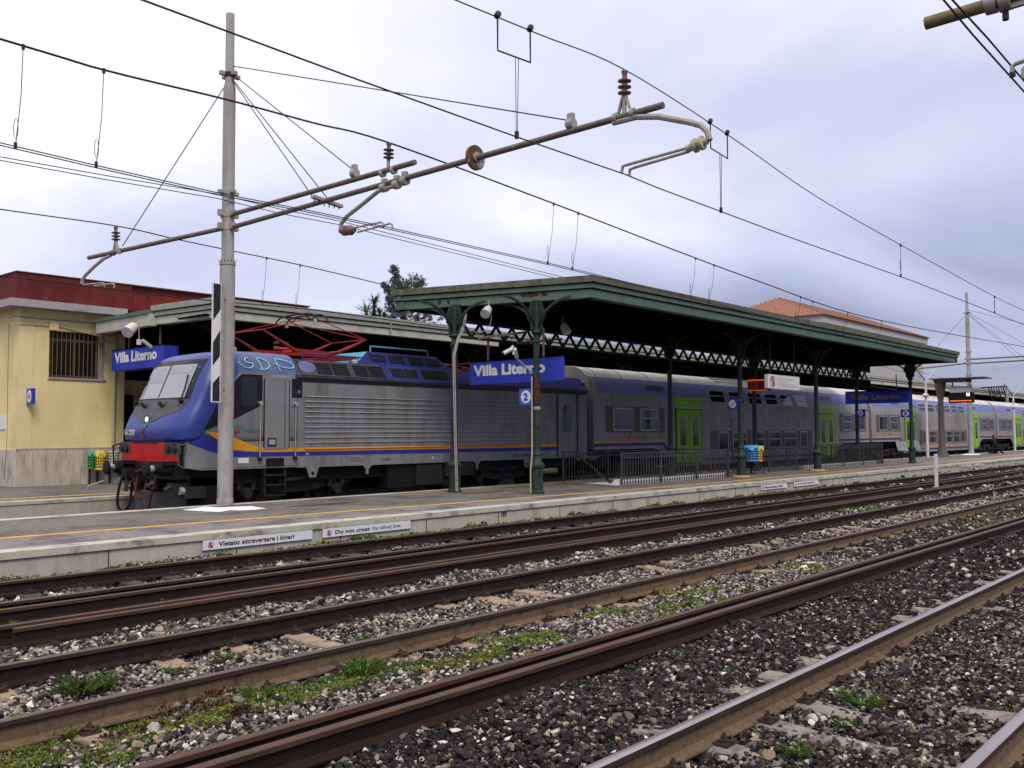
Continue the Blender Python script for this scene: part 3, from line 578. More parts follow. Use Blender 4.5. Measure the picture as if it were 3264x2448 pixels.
# ================================================================== STATION BUILDING (far platform)
BY = 28.86; BX = 11.25; BZ = .27
bld = thing('station_building', (BX, BY, BZ), 'yellow station building with dark red parapet and marble base behind the locomotive', 'building')
wx0, _, wzt = onY(158, 1053, BY); wx1, _, wzb = onY(317, 1209, BY); XE = onY(395, 1300, BY)[0]
m = MB()
m.box(BX, BX+.3, BY+.3, 46, BZ, 6.0, 'plaster_yellow')
m.box(BX, wx0, BY, BY+.3, 1.35, 6.0, 'plaster_yellow'); m.box(wx1+.13, XE, BY, BY+.3, 1.35, 6.0, 'plaster_yellow')
m.box(wx0, wx1+.13, BY, BY+.3, 1.35, wzb, 'plaster_yellow'); m.box(wx0, wx1+.13, BY, BY+.3, wzt, 6.0, 'plaster_yellow')
m.box(XE-.3, XE-.004, BY+.3, 30.3, BZ, 6.0, 'plaster_yellow')
m.build('wall', bld)
m = MB(); m.box(BX-.012, BX+.38, BY-.02, BY, 1.36, 5.4, 'plaster_trim'); m.build('corner_trim', bld)
m = MB(); m.box(XE, 130, 30.3, 30.6, BZ, 5.6, 'plaster_yellow'); m.build('rear_wall', bld)
m = MB(); m.box(XE, 130, 30.27, 30.3, 3.6, 5.6, 'shade_black'); m.build('shade_band', bld)  # dark strip stands in for shade high on the wall under the canopy
k = 0; x = BX
sl = []
for wdt in (.42, .40, .41, .40, .42, .38, .40, .42, .40, .40):
    if x+wdt > XE: wdt = XE-x
    if wdt > .05:
        m = MB(); m.box(x+.004, x+wdt-.004, BY-.03-.004*(k % 2), BY-.004, BZ, 1.35, 'marble_base'); m.build('stone_slab', bld)
    x += wdt; k += 1
for i in range(10): m = MB(); m.box(BX-.03, BX, BY+.01+i*.5, BY+.5+i*.5, BZ, 1.35, 'marble_base'); m.build('stone_slab', bld)
m = MB(); m.box(BX-.04, XE, BY-.04, BY, 1.352, 1.385, 'cornice'); m.build('base_cap', bld)
m = MB(); m.box(BX+.004, XE-.304, BY+.005, BY+.296, BZ, 1.349, 'plaster_yellow'); m.build('wall_foot', bld)
w = MB(); w.box(wx0+.06, wx1, BY+.12, BY+.16, wzb, wzt, 'shutter_brown'); w = w.build('window', bld, label='barred window with brown shutter')
m = MB()
for a, b in ((wx0+.10, (wx0+wx1)/2-.02), ((wx0+wx1)/2+.06, wx1-.10)): m.box(a, b, BY+.105, BY+.12, wzb+.10, wzt-.30, 'window_dark'); m.box(a, b, BY+.105, BY+.12, wzt-.2, wzt-.05, 'window_dark')
m.build('pane', w)
m = MB(); m.box(wx0-.03, wx1+.18, BY-.05, BY+.1, wzb-.05, wzb, 'cornice'); m.box(wx1+.005, wx1+.125, BY-.02, BY+.1, wzb, wzt, 'cornice'); m.build('sill', w)
bm_ = MB(); bm_.tube([(0, 0, 0), (0, 0, wzt-wzb-.02)], .011, 'bar_olive', 6); bme = bm_.mesh('window_bar')
for i in range(11): inst(bme, 'window_bar', w, (wx0+.11+i*(wx1-wx0-.16)/10.4, BY+.02, wzb+.01))
cz0, cz1 = onY(60, 975, BY-.4)[2], onY(60, 951, BY-.4)[2]
m = MB(); m.box(BX-.45, XE-.15, BY-.45, BY+.3, cz0, cz1, 'cornice'); m.box(BX-.45, BX+.3, BY+.3, 46, cz0, cz1, 'cornice'); m.build('cornice', bld)
pz = onY(57, 866, BY-.2)[2]
m = MB(); m.box(BX-.2, XE+.1, BY-.2, BY+.1, cz1, pz, 'parapet_red'); m.box(BX-.2, BX+.1, BY+.1, 46, cz1, pz, 'parapet_red'); m.build('parapet', bld)
m = MB(); m.box(XE+.102, 21.5, BY-.1, BY+.2, 5.12, pz-.02, 'parapet_bright'); m.build('parapet', bld, label='brighter red stained parapet')
m = MB(); m.box(BX-.23, 21.5, BY-.23, BY+.25, pz, pz+.03, 'shutter_brown'); m.box(BX-.23, BX+.15, BY+.25, 46, pz, pz+.03, 'shutter_brown'); m.build('parapet_cap', bld)
def onw(px, py, d=.03): return onY(px, py, BY-d)
def pipe(name, pts, r, mt, par=bld, d=.04, **kw): m = MB(); m.tube([onw(a, b, d) for a, b in pts], r, mt, 6); return m.build(name, par, **kw)
pipe('conduit', [(25, 1012), (50, 1007), (60, 1009), (300, 1029), (314, 1045), (328, 1085), (345, 1092), (362, 1093)], .018, 'cornice')
pipe('conduit', [(35, 1030), (160, 1037)], .02, 'plaster_trim'); pipe('conduit', [(182, 1036), (325, 1070), (362, 1071)], .02, 'pipe_pale'); pipe('conduit', [(182, 1039), (320, 1072)], .016, 'plaster_trim')
pipe('cable', [(28, 1030), (26, 1150), (22, 1400), (14, 1530)], .006, 'rust_clip')
q = onw(171, 1038); m = MB(); m.box(q[0]-.13, q[0]+.13, BY-.09, BY, q[2]-.14, q[2]+.12, 'plaster_trim'); m.build('junction_box', bld)
q0 = onY(364, 1070, BY-.05); m = MB(); m.tube([(q0[0]+.02, BY-.07, BZ+.6), (q0[0]+.02, BY-.07, q0[2]-.1), (q0[0]+.04, BY-.07, q0[2])], .05, 'pipe_pale', 10); m.build('drainpipe', bld)
m = MB(); m.box(XE+.15, XE+1.0, 30.2, 30.28, BZ, 3.1, 'under_black'); m.box(XE+.1, XE+.15, 30.18, 30.29, BZ, 3.15, 'pipe_pale'); m.build('door', bld)
q = onw(90, 1265); t = thing('room_sign', (q[0], BY, q[2]), 'small blue sign with white oval on the yellow wall', 'sign')
m = MB(); m.box(q[0]-.04, q[0]+.04, BY-.42, BY-.02, q[2]-.22, q[2]+.24, 'sign_blue'); m.build('panel', t)
m = MB(); ring(m, (q[0]-.045, BY-.22, q[2]+.01), NY, UZ, (0, 0), 0.0, .15, 'white', rz=1.25); m.build('oval', t)
m = MB(); text_mb(m, 'BAR', (q[0]-.05, BY-.13, q[2]-.06), NY, UZ, .18, .14, 'letter_grey', bold=.02); m.build('lettering', t)
q = onY(4, 1346, BY); m = MB(); m.box(BX-.03, BX, BY+.9, BY+1.35, q[2]-.2, q[2]+.2, 'sign_white'); m.build('notice_board', label='pale notice on the yellow wall at the left frame edge', cat='notice')
def bin_(px0, px1, py0, py1, Y, mt, bag, label, group):
    a = onY(px0, py0, Y); b = onY(px1, py1, Y); xc = (a[0]+b[0])/2; r = (b[0]-a[0])/2; zt, zb = a[2], b[2]
    t = thing('litter_bin', (xc, Y, zb), label, 'litter bin', group)
    m = MB(); m.lathe((xc, Y, 0), [(r*.84, zb), (r*.86, zb+.02), (r*.95, zt-.05), (r*1.0, zt-.045), (r*1.0, zt), (r*.8, zt), (r*.75, zb+.1)], mt, 18); m.build('basket', t)
    m = MB()
    for i in range(4):
        for j in range(9): an = -math.pi+j*math.pi/8; rr = r*(.865+.02*i); m.obox(V(xc+rr*math.cos(an), Y+rr*math.sin(an), zb+.10+i*.085), V(-math.sin(an), math.cos(an), 0)*r*.11, V(math.cos(an), math.sin(an), 0)*.006, V(0, 0, .022), 'under_dark')
    m.build('slots', t)
    if bag:
        m = MB(); K = 18; z0 = zt+.02
        top = [(xc+r*1.03*math.cos(2*math.pi*k/K), Y+r*1.03*math.sin(2*math.pi*k/K), z0) for k in range(K)]
        lo = [(xc+r*1.08*math.cos(2*math.pi*k/K), Y+r*1.08*math.sin(2*math.pi*k/K), z0-.14-.07*math.sin(k*1.9)) for k in range(K)]
        for k in range(K): m.face([top[k], top[(k+1) % K], lo[(k+1) % K], lo[k]], bag)
        m.face(top, bag); m.build('bin_bag', t)
    m = MB(); m.box(xc-.03, xc+.03, Y+r*.9, Y+r*.9+.04, .27, zb+.2, 'under_dark'); m.build('bracket', t)
gl = 'bins against the yellow wall'
bin_(281, 303, 1438, 1494, BY-.35, 'bin_green', 'bag_teal', 'green basket bin with teal bag by the yellow station wall', gl)
bin_(302, 338, 1438, 1497, BY-.42, 'bin_yellow', 'bag_yellow', 'yellow basket bin between green and white bins', gl)
bin_(341, 379, 1438, 1480, BY-.35, 'bin_white', None, 'white basket bin beside the locomotive buffer', gl)

# ================================================================== CANOPIES
def layered_edge(mb, p0, p1, z, mats, out_n, th=.25):
    # stepped cornice between two plan points: top gutter, recessed band, fascia
    p0 = V(*p0, 0); p1 = V(*p1, 0); n_ = V(*out_n, 0)
    for (z0, z1, off, mt) in ((z-.16, z, .10, mats[0]), (z-.19, z-.16, .02, 'shade_black'), (z-.30, z-.19, .05, mats[1]), (z-.33, z-.30, -.01, 'shade_black'), (z-.54, z-.33, .0, mats[2])):
        c = (p0+p1)/2+n_*(off-th/2)+V(0, 0, (z0+z1)/2); d = (p1-p0)/2; L = np.linalg.norm(d); d = d/L*(L+off if mt != 'shade_black' else L)
        mb.obox(c, d, n_*(th/2), V(0, 0, (z1-z0)/2), mt)
# island canopy
CZ = 5.65; NL = (18.72, 13.62); FL = (17.05, 18.95); NRr = (49.0, 13.62); FRr = (47.5, 18.95)
c2 = thing('platform_canopy', (18.3, 16, PZ), 'dark green cast iron platform canopy on the island platform', 'canopy')
gm = ('canopy_top_green', 'canopy_green', 'canopy_green')
dn = nrm(V(FL[0]-NL[0], FL[1]-NL[1])); on_ = V(-dn[1], dn[0]); on_ = on_ if on_[0] < 0 else -on_
m = MB(); layered_edge(m, NL, NRr, CZ, gm, (0, -1)); m.build('fascia', c2)
m = MB(); layered_edge(m, NL, FL, CZ, gm, tuple(on_)); m.build('fascia', c2, label='end fascia with rust holes')
m = MB(); layered_edge(m, NRr, FRr, CZ, gm, (1, .0)); m.build('fascia', c2)
m = MB(); layered_edge(m, FL, FRr, CZ, gm, (0, 1)); m.build('fascia', c2)
m = MB(); m.prism([NL, NRr, FRr, FL], (0, 0, CZ-.05), UX, UY, .06, 'canopy_top_green', 'shade_black'); m.build('roof', c2)
m = MB(); m.prism([(NL[0]+.3, NL[1]+.25), (NRr[0]-.2, NRr[1]+.25), (FRr[0]-.2, FRr[1]-.2), (FL[0]+.3, FL[1]-.2)], (0, 0, 5.14), UX, UY, .04, 'shade_black', 'shade_black'); m.build('ceiling', c2)
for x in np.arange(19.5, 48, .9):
    m = MB(); m.box(x, x+.08, 13.9, 18.6, 5.02, 5.095, 'shade_black'); m.build('rafter', c2)
for (px, py, w_, h_) in ((1700, 938, .55, .05), (1745, 930, .2, .05), (1409, 977, .12, .06), (1440, 971, .10, .05), (1358, 985, .05, .05)):
    P = None
    t_ = (px-1887)/(1272-1887); c = V(NL[0]+(FL[0]-NL[0])*t_*.98, NL[1]+(FL[1]-NL[1])*t_*.98, CZ-.43+(.05 if px > 1600 else .02)); c[:2] += on_*.003
    m = MB(); d3 = V(dn[0], dn[1], 0); pts = []
    for k in range(14): a = 2*math.pi*k/14; rr = 1+.25*math.sin(3*k+px); pts.append(c+d3*w_*.5*math.cos(a)*rr+UZ*h_*math.sin(a)*rr+V(*on_, 0)*.002)
    m.face(pts, 'rust_patch'); m.build('rust_hole', c2)
# lattice girders along both column rows
def girder(y, xa, xb, zt, zb, par, step, mt='column_green', skew=0):
    m = MB(); m.box(xa, xb, y-.05, y+.05, zt-.07, zt, mt); m.box(xa, xb, y-.05, y+.05, zb, zb+.06, mt); m.build('girder_chord', par)
    b = MB(); b.bar((0, 0, 0), (step/2, 0, zt-zb-.1), .06, .06, mt, up=(0, 1, 0)); ba = b.mesh('lattice_bar'); b = MB(); b.bar((0, 0, zt-zb-.1), (step/2, 0, 0), .06, .06, mt, up=(0, 1, 0)); bb = b.mesh('lattice_bar')
    nn = int((xb-xa)/step)
    for i in range(nn): inst(ba, 'lattice_bar', par, (xa+i*step, y, zb+.05)); inst(bb, 'lattice_bar', par, (xa+i*step+step/2, y, zb+.05))
girder(17.1, 17.4, 46.8, 4.74, 4.26, c2, .66)
m = MB(); m.box(17.6, 46.8, 17.07, 17.13, 4.745, 5.14, 'shade_black'); m.build('beam', c2); m = MB(); m.box(19.2, 46.8, 17.05, 17.15, 3.92, 4.255, 'shade_black'); m.build('beam', c2)  # solid dark bands, also added to block light through the canopy gap
def column(x, y, par, zt=5.12, rear=False, mt='column_green'):
    m = MB(); z = PZ
    m.lathe((x, y, 0), [(.185, z), (.185, z+.05), (.15, z+.09), (.14, z+.62), (.185, z+.66), (.19, z+.72), (.16, z+.75), (.115, z+.80), (.10, z+.95), (.12, z+.98), (.10, z+1.01), (.088, z+1.15), (.078, 3.9), (.082, 4.02), (.11, 4.05), (.11, 4.09), (.082, 4.12), (.082, 4.22), (.13, 4.27), (.15, 4.30), (.13, 4.33), (.085, 4.36), (.08, zt)], mt, 16)
    c = m.build('column', par)
    m = MB()
    for (dx, dy) in ((1, 0), (-1, 0), (0, 1), (0, -1)):
        L = 1.0 if dx == 0 else 1.15; d = V(dx, dy, 0)
        pts = [V(x, y, 4.34)+d*(.10+L*math.sin(t)**1.6)+UZ*(.78*(1-math.cos(t))) if 0 else V(x, y, 4.34)+d*(.09+(L)*(1-math.cos(t)))+UZ*(.76*math.sin(t)) for t in np.linspace(0, math.pi/2, 9)]
        for a, b in zip(pts[:-1], pts[1:]): m.bar(a, b, .06, .05, mt, up=tuple(np.cross(d, UZ)))
        m.bar(V(x, y, 4.40)+d*.05, V(x, y, 4.40)+d*.28+UZ*.32, .05, .05, mt); m.obox(V(x, y, 4.72)+d*.13, d*.07, np.cross(d, UZ)*.012, UZ*.35, mt)
        pl = [(0.05, 4.4), (.26, 4.75), (.30, 4.78), (.18, 5.05), (.05, 5.1)]
        m.prism([(a, b) for a, b in pl], V(x, y, 0)+np.cross(d, UZ)*.01, d, UZ, .02, mt)
    m.build('bracket', par); return c
cpos = [(18.23, 15.0), (29.25, 15.1), (35.8, 15.2), (46.6, 15.1)]; rpos = [(17.42, 17.1), (28.0, 17.1), (34.3, 17.1), (45.0, 17.1)]
for a in cpos: column(*a, c2)
for a in rpos: column(*a, c2, rear=True)
for (a, b) in cpos[1:3]:
    m = MB(); m.lathe((a, b, 0), [(.30, PZ+.001), (.28, PZ+.03), (.19, PZ+.05)], 'yellow_line', 16); m.build('painted_foot', c2)
m = MB(); P = [onY(x, y, 16.9) for x, y in ((1454, 1566), (1449, 1400), (1445, 1180), (1445, 1130), (1458, 1080), (1472, 1050), (1480, 1015), (1482, 990))]
m.tube(P, .018, 'galv', 6); m.tube([(a+.055, b, c) for a, b, c in P], .018, 'galv', 6); m.build('conduit', c2)
m = MB(); P = [onY(x, y, 14.86) for x, y in ((1692, 1572), (1691, 1500), (1696, 1450), (1695, 1200))]; m.tube(P, .018, 'pipe_pale', 6); m.build('conduit', c2)
# low rust marks on near column
m = MB(); m.lathe((18.23, 15.0, 0), [(.090, 2.45), (.092, 2.5), (.090, 3.15), (.086, 3.2)], 'rust_patch', 14); m.build('rust_band', c2)
m = MB(); m.lathe((18.23, 15.0, 0), [(.0895, 2.35), (.093, 2.38), (.093, 2.40), (.0895, 2.43)], 'galv', 14); m.build('clamp', c2)
for (pa, pb, Y) in (((1525, 1078), (1680, 1058), 16.0), ((1650, 1093), (1790, 1080), 16.2)):
    m = MB(); m.bar(onY(*pa, Y), onY(*pb, Y), .05, .06, 'tube_brown'); m.build('tie_bar', c2)
# grey canopy of the station building
c1 = thing('platform_canopy', (14, 24, BZ), 'long grey canopy along the station building behind the train', 'canopy')
g1 = ('canopy_grey_top', 'canopy_grey_top', 'canopy_grey'); ex = 13.75; Z1 = 5.46
m = MB(); layered_edge(m, (ex, 22.6), (160, 22.6), Z1, g1, (0, -1)); m.build('fascia', c1)
m = MB(); e0 = onX(667, 937, ex); layered_edge(m, (ex, 22.6), (ex-.25, 25.2), Z1, g1, (-1, 0)); m.build('fascia', c1, label='short end fascia')
m = MB(); m.box(ex-.45, ex-.2, 25.2, 28.45, 4.88, 5.22, 'canopy_grey'); m.build('fascia', c1); m = MB(); m.box(ex-.5, ex+.2, 25.2, 28.5, 5.22, 5.32, 'canopy_green'); m.build('gutter', c1)
m = MB(); m.box(ex, 160, 22.7, 30.2, 5.38, 5.42, 'canopy_grey_top'); m.build('roof', c1)
m = MB(); m.box(ex-.15, 160, 22.75, 30.25, 4.98, 5.03, 'shade_black'); m.build('ceiling', c1)
for x in np.arange(20, 160, 11): m = MB(); m.box(x, x+.03, 22.47, 22.5, Z1-.54, Z1, 'canopy_grey_top'); m.build('joint_strip', c1)
for x in np.arange(15.4, 120, 10.5):
    m = MB(); y = 24.4
    m.lathe((x, y, 0), [(.17, BZ), (.14, BZ+.7), (.18, BZ+.74), (.10, BZ+.9), (.09, 3.9), (.16, 4.05), (.12, 4.12), (.12, 5.0)], 'column_green', 14); m.build('column', c1)
    m = MB()
    for dx in (-1, 1):
        pts = [V(x, y, 4.1)+V(dx, 0, 0)*(.1+1.2*(1-math.cos(t)))+UZ*(.85*math.sin(t)) for t in np.linspace(0, math.pi/2, 9)]
        for a, b in zip(pts[:-1], pts[1:]): m.bar(a, b, .07, .06, 'column_green', up=(0, 1, 0))
        m.obox(V(x+dx*.17, y, 4.6), V(.05, 0, 0), V(0, .03, 0), UZ*.4, 'column_green')
    m.build('bracket', c1)

# ================================================================== SIGNS
def name_sign(X, ya, yb, zb, zt, dep, label, mt='sign_blue', lt='white', hang=4.9, tu=(.045, .83), tv=(.36, .86)):
    t = thing('station_sign', (X, (ya+yb)/2, zb), label, 'station name sign', 'station name signs'); L = ya-yb; H = zt-zb
    m = MB(); m.box(X, X+dep, yb, ya, zb, zt, mt); m.build('panel', t); m = MB(); m.box(X-.01, X+dep+.01, yb-.01, ya+.01, zt, zt+.03, 'shade_black'); m.build('top_rail', t)
    m = MB(); text_mb(m, 'Villa Literno', (X-.002, ya-L*tu[0], zb+H*tv[0]), NY, UZ, L*(tu[1]-tu[0]), H*(tv[1]-tv[0]), lt, th=.006, bold=.045); m.build('lettering', t)
    for f in (.2, .8): m = MB(); m.bar((X+dep/2, ya-L*f, zt), (X+dep/2, ya-L*f, hang), .04, .04, 'tube_brown'); m.build('hanger', t)
a = onX(1497, 1157, 18.5); b = onX(1792, 1214, 18.5); a2 = onX(1497, 1225, 18.5)
name_sign(18.5, a[1], b[1], (a2[2]+b[2])/2, a[2], .1, 'blue "Villa Literno" sign behind the nearest green column', hang=4.45)
a = onX(2694, 1250, 46.0); b = onX(2900, 1283, 46.0); name_sign(46.0, a[1], b[1], b[2], a[2], .1, 'shaded "Villa Literno" sign at the far end of the green canopy', lt='letter_grey', tu=(.1, .87), tv=(.3, .78), hang=4.5)  # grey letters put the canopy shade into white lettering
a = onX(357, 1120, 13.45); b = onX(522, 1095, 13.45); c = onX(365, 1182, 13.45); name_sign(13.45, a[1], b[1], c[2], a[2], .45, 'blue "Villa Literno" sign beside the yellow building above the locomotive nose', tu=(.06, .88), hang=4.95, tv=(.36, .9))
def small_sign(X, ya, yb, zb, zt, kind, label, mt='sign_blue_light', col='sign_blue'):
    t = thing('platform_sign', (X, (ya+yb)/2, zb), label, 'sign'); H = zt-zb; L = ya-yb
    m = MB(); m.box(X, X+.05, yb, ya, zb, zt, mt); m.build('panel', t)
    m = MB(); ring(m, (X-.001, (ya+yb)/2, (zb+zt)/2), NY, UZ, (0, 0), 0, min(L, H)*.40, 'white'); m.build('disc', t)
    m = MB()
    if kind == '2': text_mb(m, '2', (X-.006, (ya+yb)/2+L*.16, zb+H*.26), NY, UZ, L*.32, H*.48, col, bold=.05)
    else:
        for k in range(4): m.box(X-.012, X-.007, (ya+yb)/2+L*(.22-.13*k)-L*.13, (ya+yb)/2+L*(.22-.13*k), zb+H*(.3+.1*k), zb+H*(.35+.1*k), 'letter_black'); m.box(X-.012, X-.007, (ya+yb)/2+L*(.09-.13*k)-.01, (ya+yb)/2+L*(.09-.13*k)+.01, zb+H*(.3+.1*k), zb+H*(.45+.1*k), 'letter_black')
    m.build('symbol', t)
    m = MB(); m.box(X+.01, X+.04, yb-.15, yb, zt-.08, zt-.04, 'tube_brown'); m.build('bracket', t)
a = onX(1655, 1240, 18.2); b = onX(1696, 1290, 18.2); small_sign(18.2, a[1], b[1]-.02, b[2], a[2], '2', 'bright blue square sign with white disc and 2 on the nearest column')
a = onX(2871, 1305, 46.4); b = onX(2902, 1330, 46.4); small_sign(46.4, a[1], b[1], b[2], a[2], '2', 'dark shaded sign with 2 beside the last canopy column', mt='sign_blue')
a = onX(2320, 1270, 29.1); b = onX(2350, 1305, 29.1); small_sign(29.1, a[1], b[1], b[2], a[2], 's', 'blue stairs symbol sign beside the second canopy column', mt='sign_blue')
a = onX(2731, 1305, 45.0); b = onX(2760, 1328, 45.0); small_sign(44.9, a[1], b[1], b[2], a[2], 's', 'dim stairs sign near the far rear column', mt='sign_blue')
# white passenger notice hanging under the canopy (faces the tracks)
t = thing('hanging_notice', (31, 14.3, 3.4), 'white hanging notice with prohibition symbol under the green canopy', 'notice')
a = onY(2447, 1192, 14.3); b = onY(2549, 1244, 14.3); zt, zb = a[2], b[2]; x0, x1 = a[0], b[0]; L = x1-x0; H = zt-zb
m = MB(); m.box(x0, x1, 14.3, 14.42, zb, zt, 'white'); m.build('panel', t)
m = MB(); ring(m, (x0+L*.14, 14.29, zb+H*.5), UX, UZ, (0, 0), H*.34, H*.40, 'red_ring'); m.bar((x0+L*.14-.12, 14.27, zb+H*.5+.15), (x0+L*.14+.12, 14.27, zb+H*.5-.15), .05, .004, 'red_ring', up=(0, 1, 0)); m.bar((x0+L*.15, 14.285, zb+H*.25), (x0+L*.15, 14.285, zb+H*.72), .08, .004, 'letter_grey', up=(0, 1, 0)); m.build('symbol', t)
m = MB()
text_mb(m, "E' vietato oltrepassare", (x0+L*.28, 14.29, zb+H*.66), UX, UZ, L*.5, H*.14, 'letter_grey'); text_mb(m, 'la linea gialla', (x0+L*.28, 14.29, zb+H*.46), UX, UZ, L*.3, H*.14, 'letter_grey')
text_mb(m, 'Do not go beyond the yellow line', (x0+L*.28, 14.29, zb+H*.12), UX, UZ, L*.68, H*.15, 'letter_grey'); m.box(x0+L*.28, x0+L*.9, 14.285, 14.29, zb+H*.36, zb+H*.375, 'letter_grey'); m.build('lettering', t)
m = MB(); m.bar((x0+.3, 14.36, zt), (x0+.3, 14.36, 5.1), .04, .04, 'under_dark'); m.build('hanger', t); m = MB(); m.bar((x1-.3, 14.36, zt), (x1-.3, 14.36, 5.1), .04, .04, 'under_dark'); m.build('hanger', t)
# departure board
t = thing('departure_board', (31.5, 16.2, 3.3), 'orange lit departure board hanging by the second canopy column', 'display')
a = onX(2383, 1210, 31.6); b = onX(2446, 1244, 31.6); Xd = 31.6; ya, yb, zt, zb = a[1], b[1], a[2], b[2]; L = ya-yb; H = zt-zb
m = MB(); m.box(Xd, Xd+.3, yb, ya, zb, zt, 'under_dark'); m.build('housing', t)
m = MB()
for f in (.97, .88): m.box(Xd-.01, Xd, yb, ya, zb+H*(f-.035), zb+H*f, 'led_orange')
m.box(Xd-.01, Xd, yb, ya, zb+.005, zb+.02, 'led_orange')
for i in range(4):
    for (u0, u1) in ((.1, .24), (.3, .42), (.44, .58), (.7, .78), (.82, .9)): m.box(Xd-.01, Xd, ya-L*u1, ya-L*u0, zb+H*(.15+i*.17), zb+H*(.17+i*.17), 'led_dim')
m.build('led_rows', t); m = MB(); m.bar((Xd+.15, ya-.3, zt), (Xd+.15, ya-.3, 5.1), .05, .05, 'under_dark'); m.build('hanger', t); m = MB(); m.bar((Xd+.15, yb+.3, zt), (Xd+.15, yb+.3, 5.1), .05, .05, 'under_dark'); m.build('hanger', t)

# ================================================================== PLATFORM FURNITURE
def cam_pair(px, py, Y, arm, label, s_=1.0):
    t = thing('security_camera', onY(px, py, Y), label, 'security camera'); c = V(*onY(px, py, Y))
    m = MB(); m.tube([c+V(-.05, 0, .06)*s_, c+V(0, 0, .02)*s_, c+V(0, 0, -.14)*s_], .035*s_, 'plastic_white', 8); m.build('mount', t)
    for d in ((-.26, .10, -.14), (.22, .12, -.20)):
        m = MB(); a_ = c+V(np.sign(d[0])*.04, 0, 0); m.tube([a_, a_+V(*d)*.9*s_], .05*s_, 'plastic_white', 10); m.tube([a_+V(*d)*.9*s_, a_+V(*d)*s_], .045*s_, 'under_black', 10); m.build('camera_head', t)
    m = MB(); m.tube([V(*onY(x, y, Y)) for x, y in arm], .022*s_, 'galv', 6); m.build('arm', t)
    m = MB(); m.tube([c+V(.02, .02, .35), c+V(-.06, .02, .25), c+V(.04, .03, .08), c+V(.03, 0, -.1)], .008, 'under_black', 5); m.build('cable', t)
cam_pair(1637, 1112, 14.9, ((1637, 1128), (1650, 1146), (1696, 1190)), 'pair of white security cameras on an arm beside the nearest column')
def spot(c, d, label, r=.13, L=.3, pend=None):
    t = thing('spotlight', c, label, 'lamp', 'white spotlights under the canopies'); c = V(*c); d = nrm(V(*d))
    m = MB(); m.tube([c, c+d*L*.2, c+d*L], [r*.72, r*.85, r], 'plastic_white', 14); m.build('lamp_shade', t)
    m = MB(); m.tube([c, c-d*.05+UZ*.12, c-d*.02+UZ*.2], .02, 'galv', 6); m.build('bracket', t)
    if pend: m = MB(); m.tube([V(*p) for p in pend], .007, 'pipe_pale', 5); m.build('cable', t)
spot(onY(1557, 984, 16.2), (-.75, -.3, -.55), 'white spotlight hanging from the end of the green canopy', pend=[onY(x, y, 16.2) for x, y in ((1560, 985), (1567, 1010), (1562, 1035), (1545, 1055), (1520, 1062), (1497, 1045))])
spot(onY(1795, 1035, 15.8), (0, -.5, -.85), 'dim spotlight under the green canopy right of the nearest column', r=.13, L=.28)
spot(onY(428, 1040, 25.5), (-.7, -.4, -.5), 'white spotlight above the left station sign', r=.17, L=.4)
t = thing('security_camera', onY(455, 1086, 25.3), 'small camera pair above the left station sign', 'security camera')
m = MB(); c = V(*onY(443, 1082, 25.3)); m.tube([c, c-UZ*.15], .07, 'plastic_white', 8); m.tube([c+V(.1, 0, -.02), c+V(.38, 0, -.2)], .055, 'plastic_white', 8); m.tube([c, c+UZ*.5], .015, 'galv', 5); m.build('camera_head', t)
# stair railings
def picket_mesh(h):
    b = MB(); b.bar((0, 0, 0), (0, 0, h-.02), .016, .016, 'fence_black'); 
    for zz in (h-.075, .075):
        pts = [(.032*math.cos(a), 0, zz+.04*math.sin(a)) for a in np.linspace(0, 2*math.pi, 9)]; b.tube(pts, .007, 'fence_black', 4, caps=False)
    return b.mesh('baluster')
pk = picket_mesh(.9)
def railing(p0, p1, label, z=PZ, h=.92, sp=.145, ends=2.1):
    p0 = V(*p0, z); p1 = V(*p1, z); d = p1-p0; L = np.linalg.norm(d); u = d/L
    t = thing('stair_railing', p0, label, 'railing', 'black iron railings round the underpass stairs')
    m = MB(); 
    for zz, hh in ((h, .035), (h-.14, .02), (.17, .02)): m.bar(p0+UZ*zz, p1+UZ*zz, .03, hh, 'fence_black')
    m.build('rail', t); nn = int(L/sp); rz = math.atan2(u[1], u[0])
    for i in range(1, nn): inst(pk, 'baluster', t, p0+u*(L*i/nn), rot=(0, 0, rz))
    k = max(2, int(L/ends)+1)
    for i in range(k): m = MB(); c = p0+u*(L*i/(k-1)); m.bar(c, c+UZ*(h+.03), .045, .045, 'fence_black'); m.build('post', t)
railing((22.56, 15.42), (28.95, 15.42), 'black railing nearest the tracks between the first two columns'); railing((22.56, 17.55), (29.6, 17.55), 'black railing on the train side of the first stairway')
railing((28.95, 15.47), (28.95, 17.5), 'short black railing closing the end of the first stairway')
railing((33.2, 16.0), (45.2, 16.0), 'black railing nearest the tracks round the far stairway'); railing((33.2, 17.5), (45.2, 17.5), 'black railing on the train side of the far stairway'); railing((45.2, 16.05), (45.2, 17.45), 'short black railing closing the far stairway')
m = MB(); m.box(22.5, 28.9, 15.52, 15.66, PZ, PZ+.16, 'white'); m.build('stair_kerb', label='low white kerb of the first stairway behind the near railing', cat='kerb')
m = MB(); m.box(36.5, 44.5, 16.08, 16.2, PZ, PZ+.16, 'white'); m.build('stair_kerb', label='low white kerb of the far stairway behind its railing', cat='kerb')
P = [onZ(x, y, PZ+.01) for x, y in ((1862, 1540), (1982, 1535), (1984, 1546), (1960, 1547))]; m = MB(); m.face(P, 'white'); m.build('stair_landing', kind='structure', loc=P[0])
m = MB(); m.bar(onY(1836, 1446, 16.2), onY(1953, 1545, 16.2), .05, .05, 'under_dark'); m.tube([onY(1836, 1446, 16.2), (22.0, 16.2, 1.17)], .02, 'under_dark', 6); m.build('handrail', label='sloping black handrail descending into the first stairway', cat='handrail')
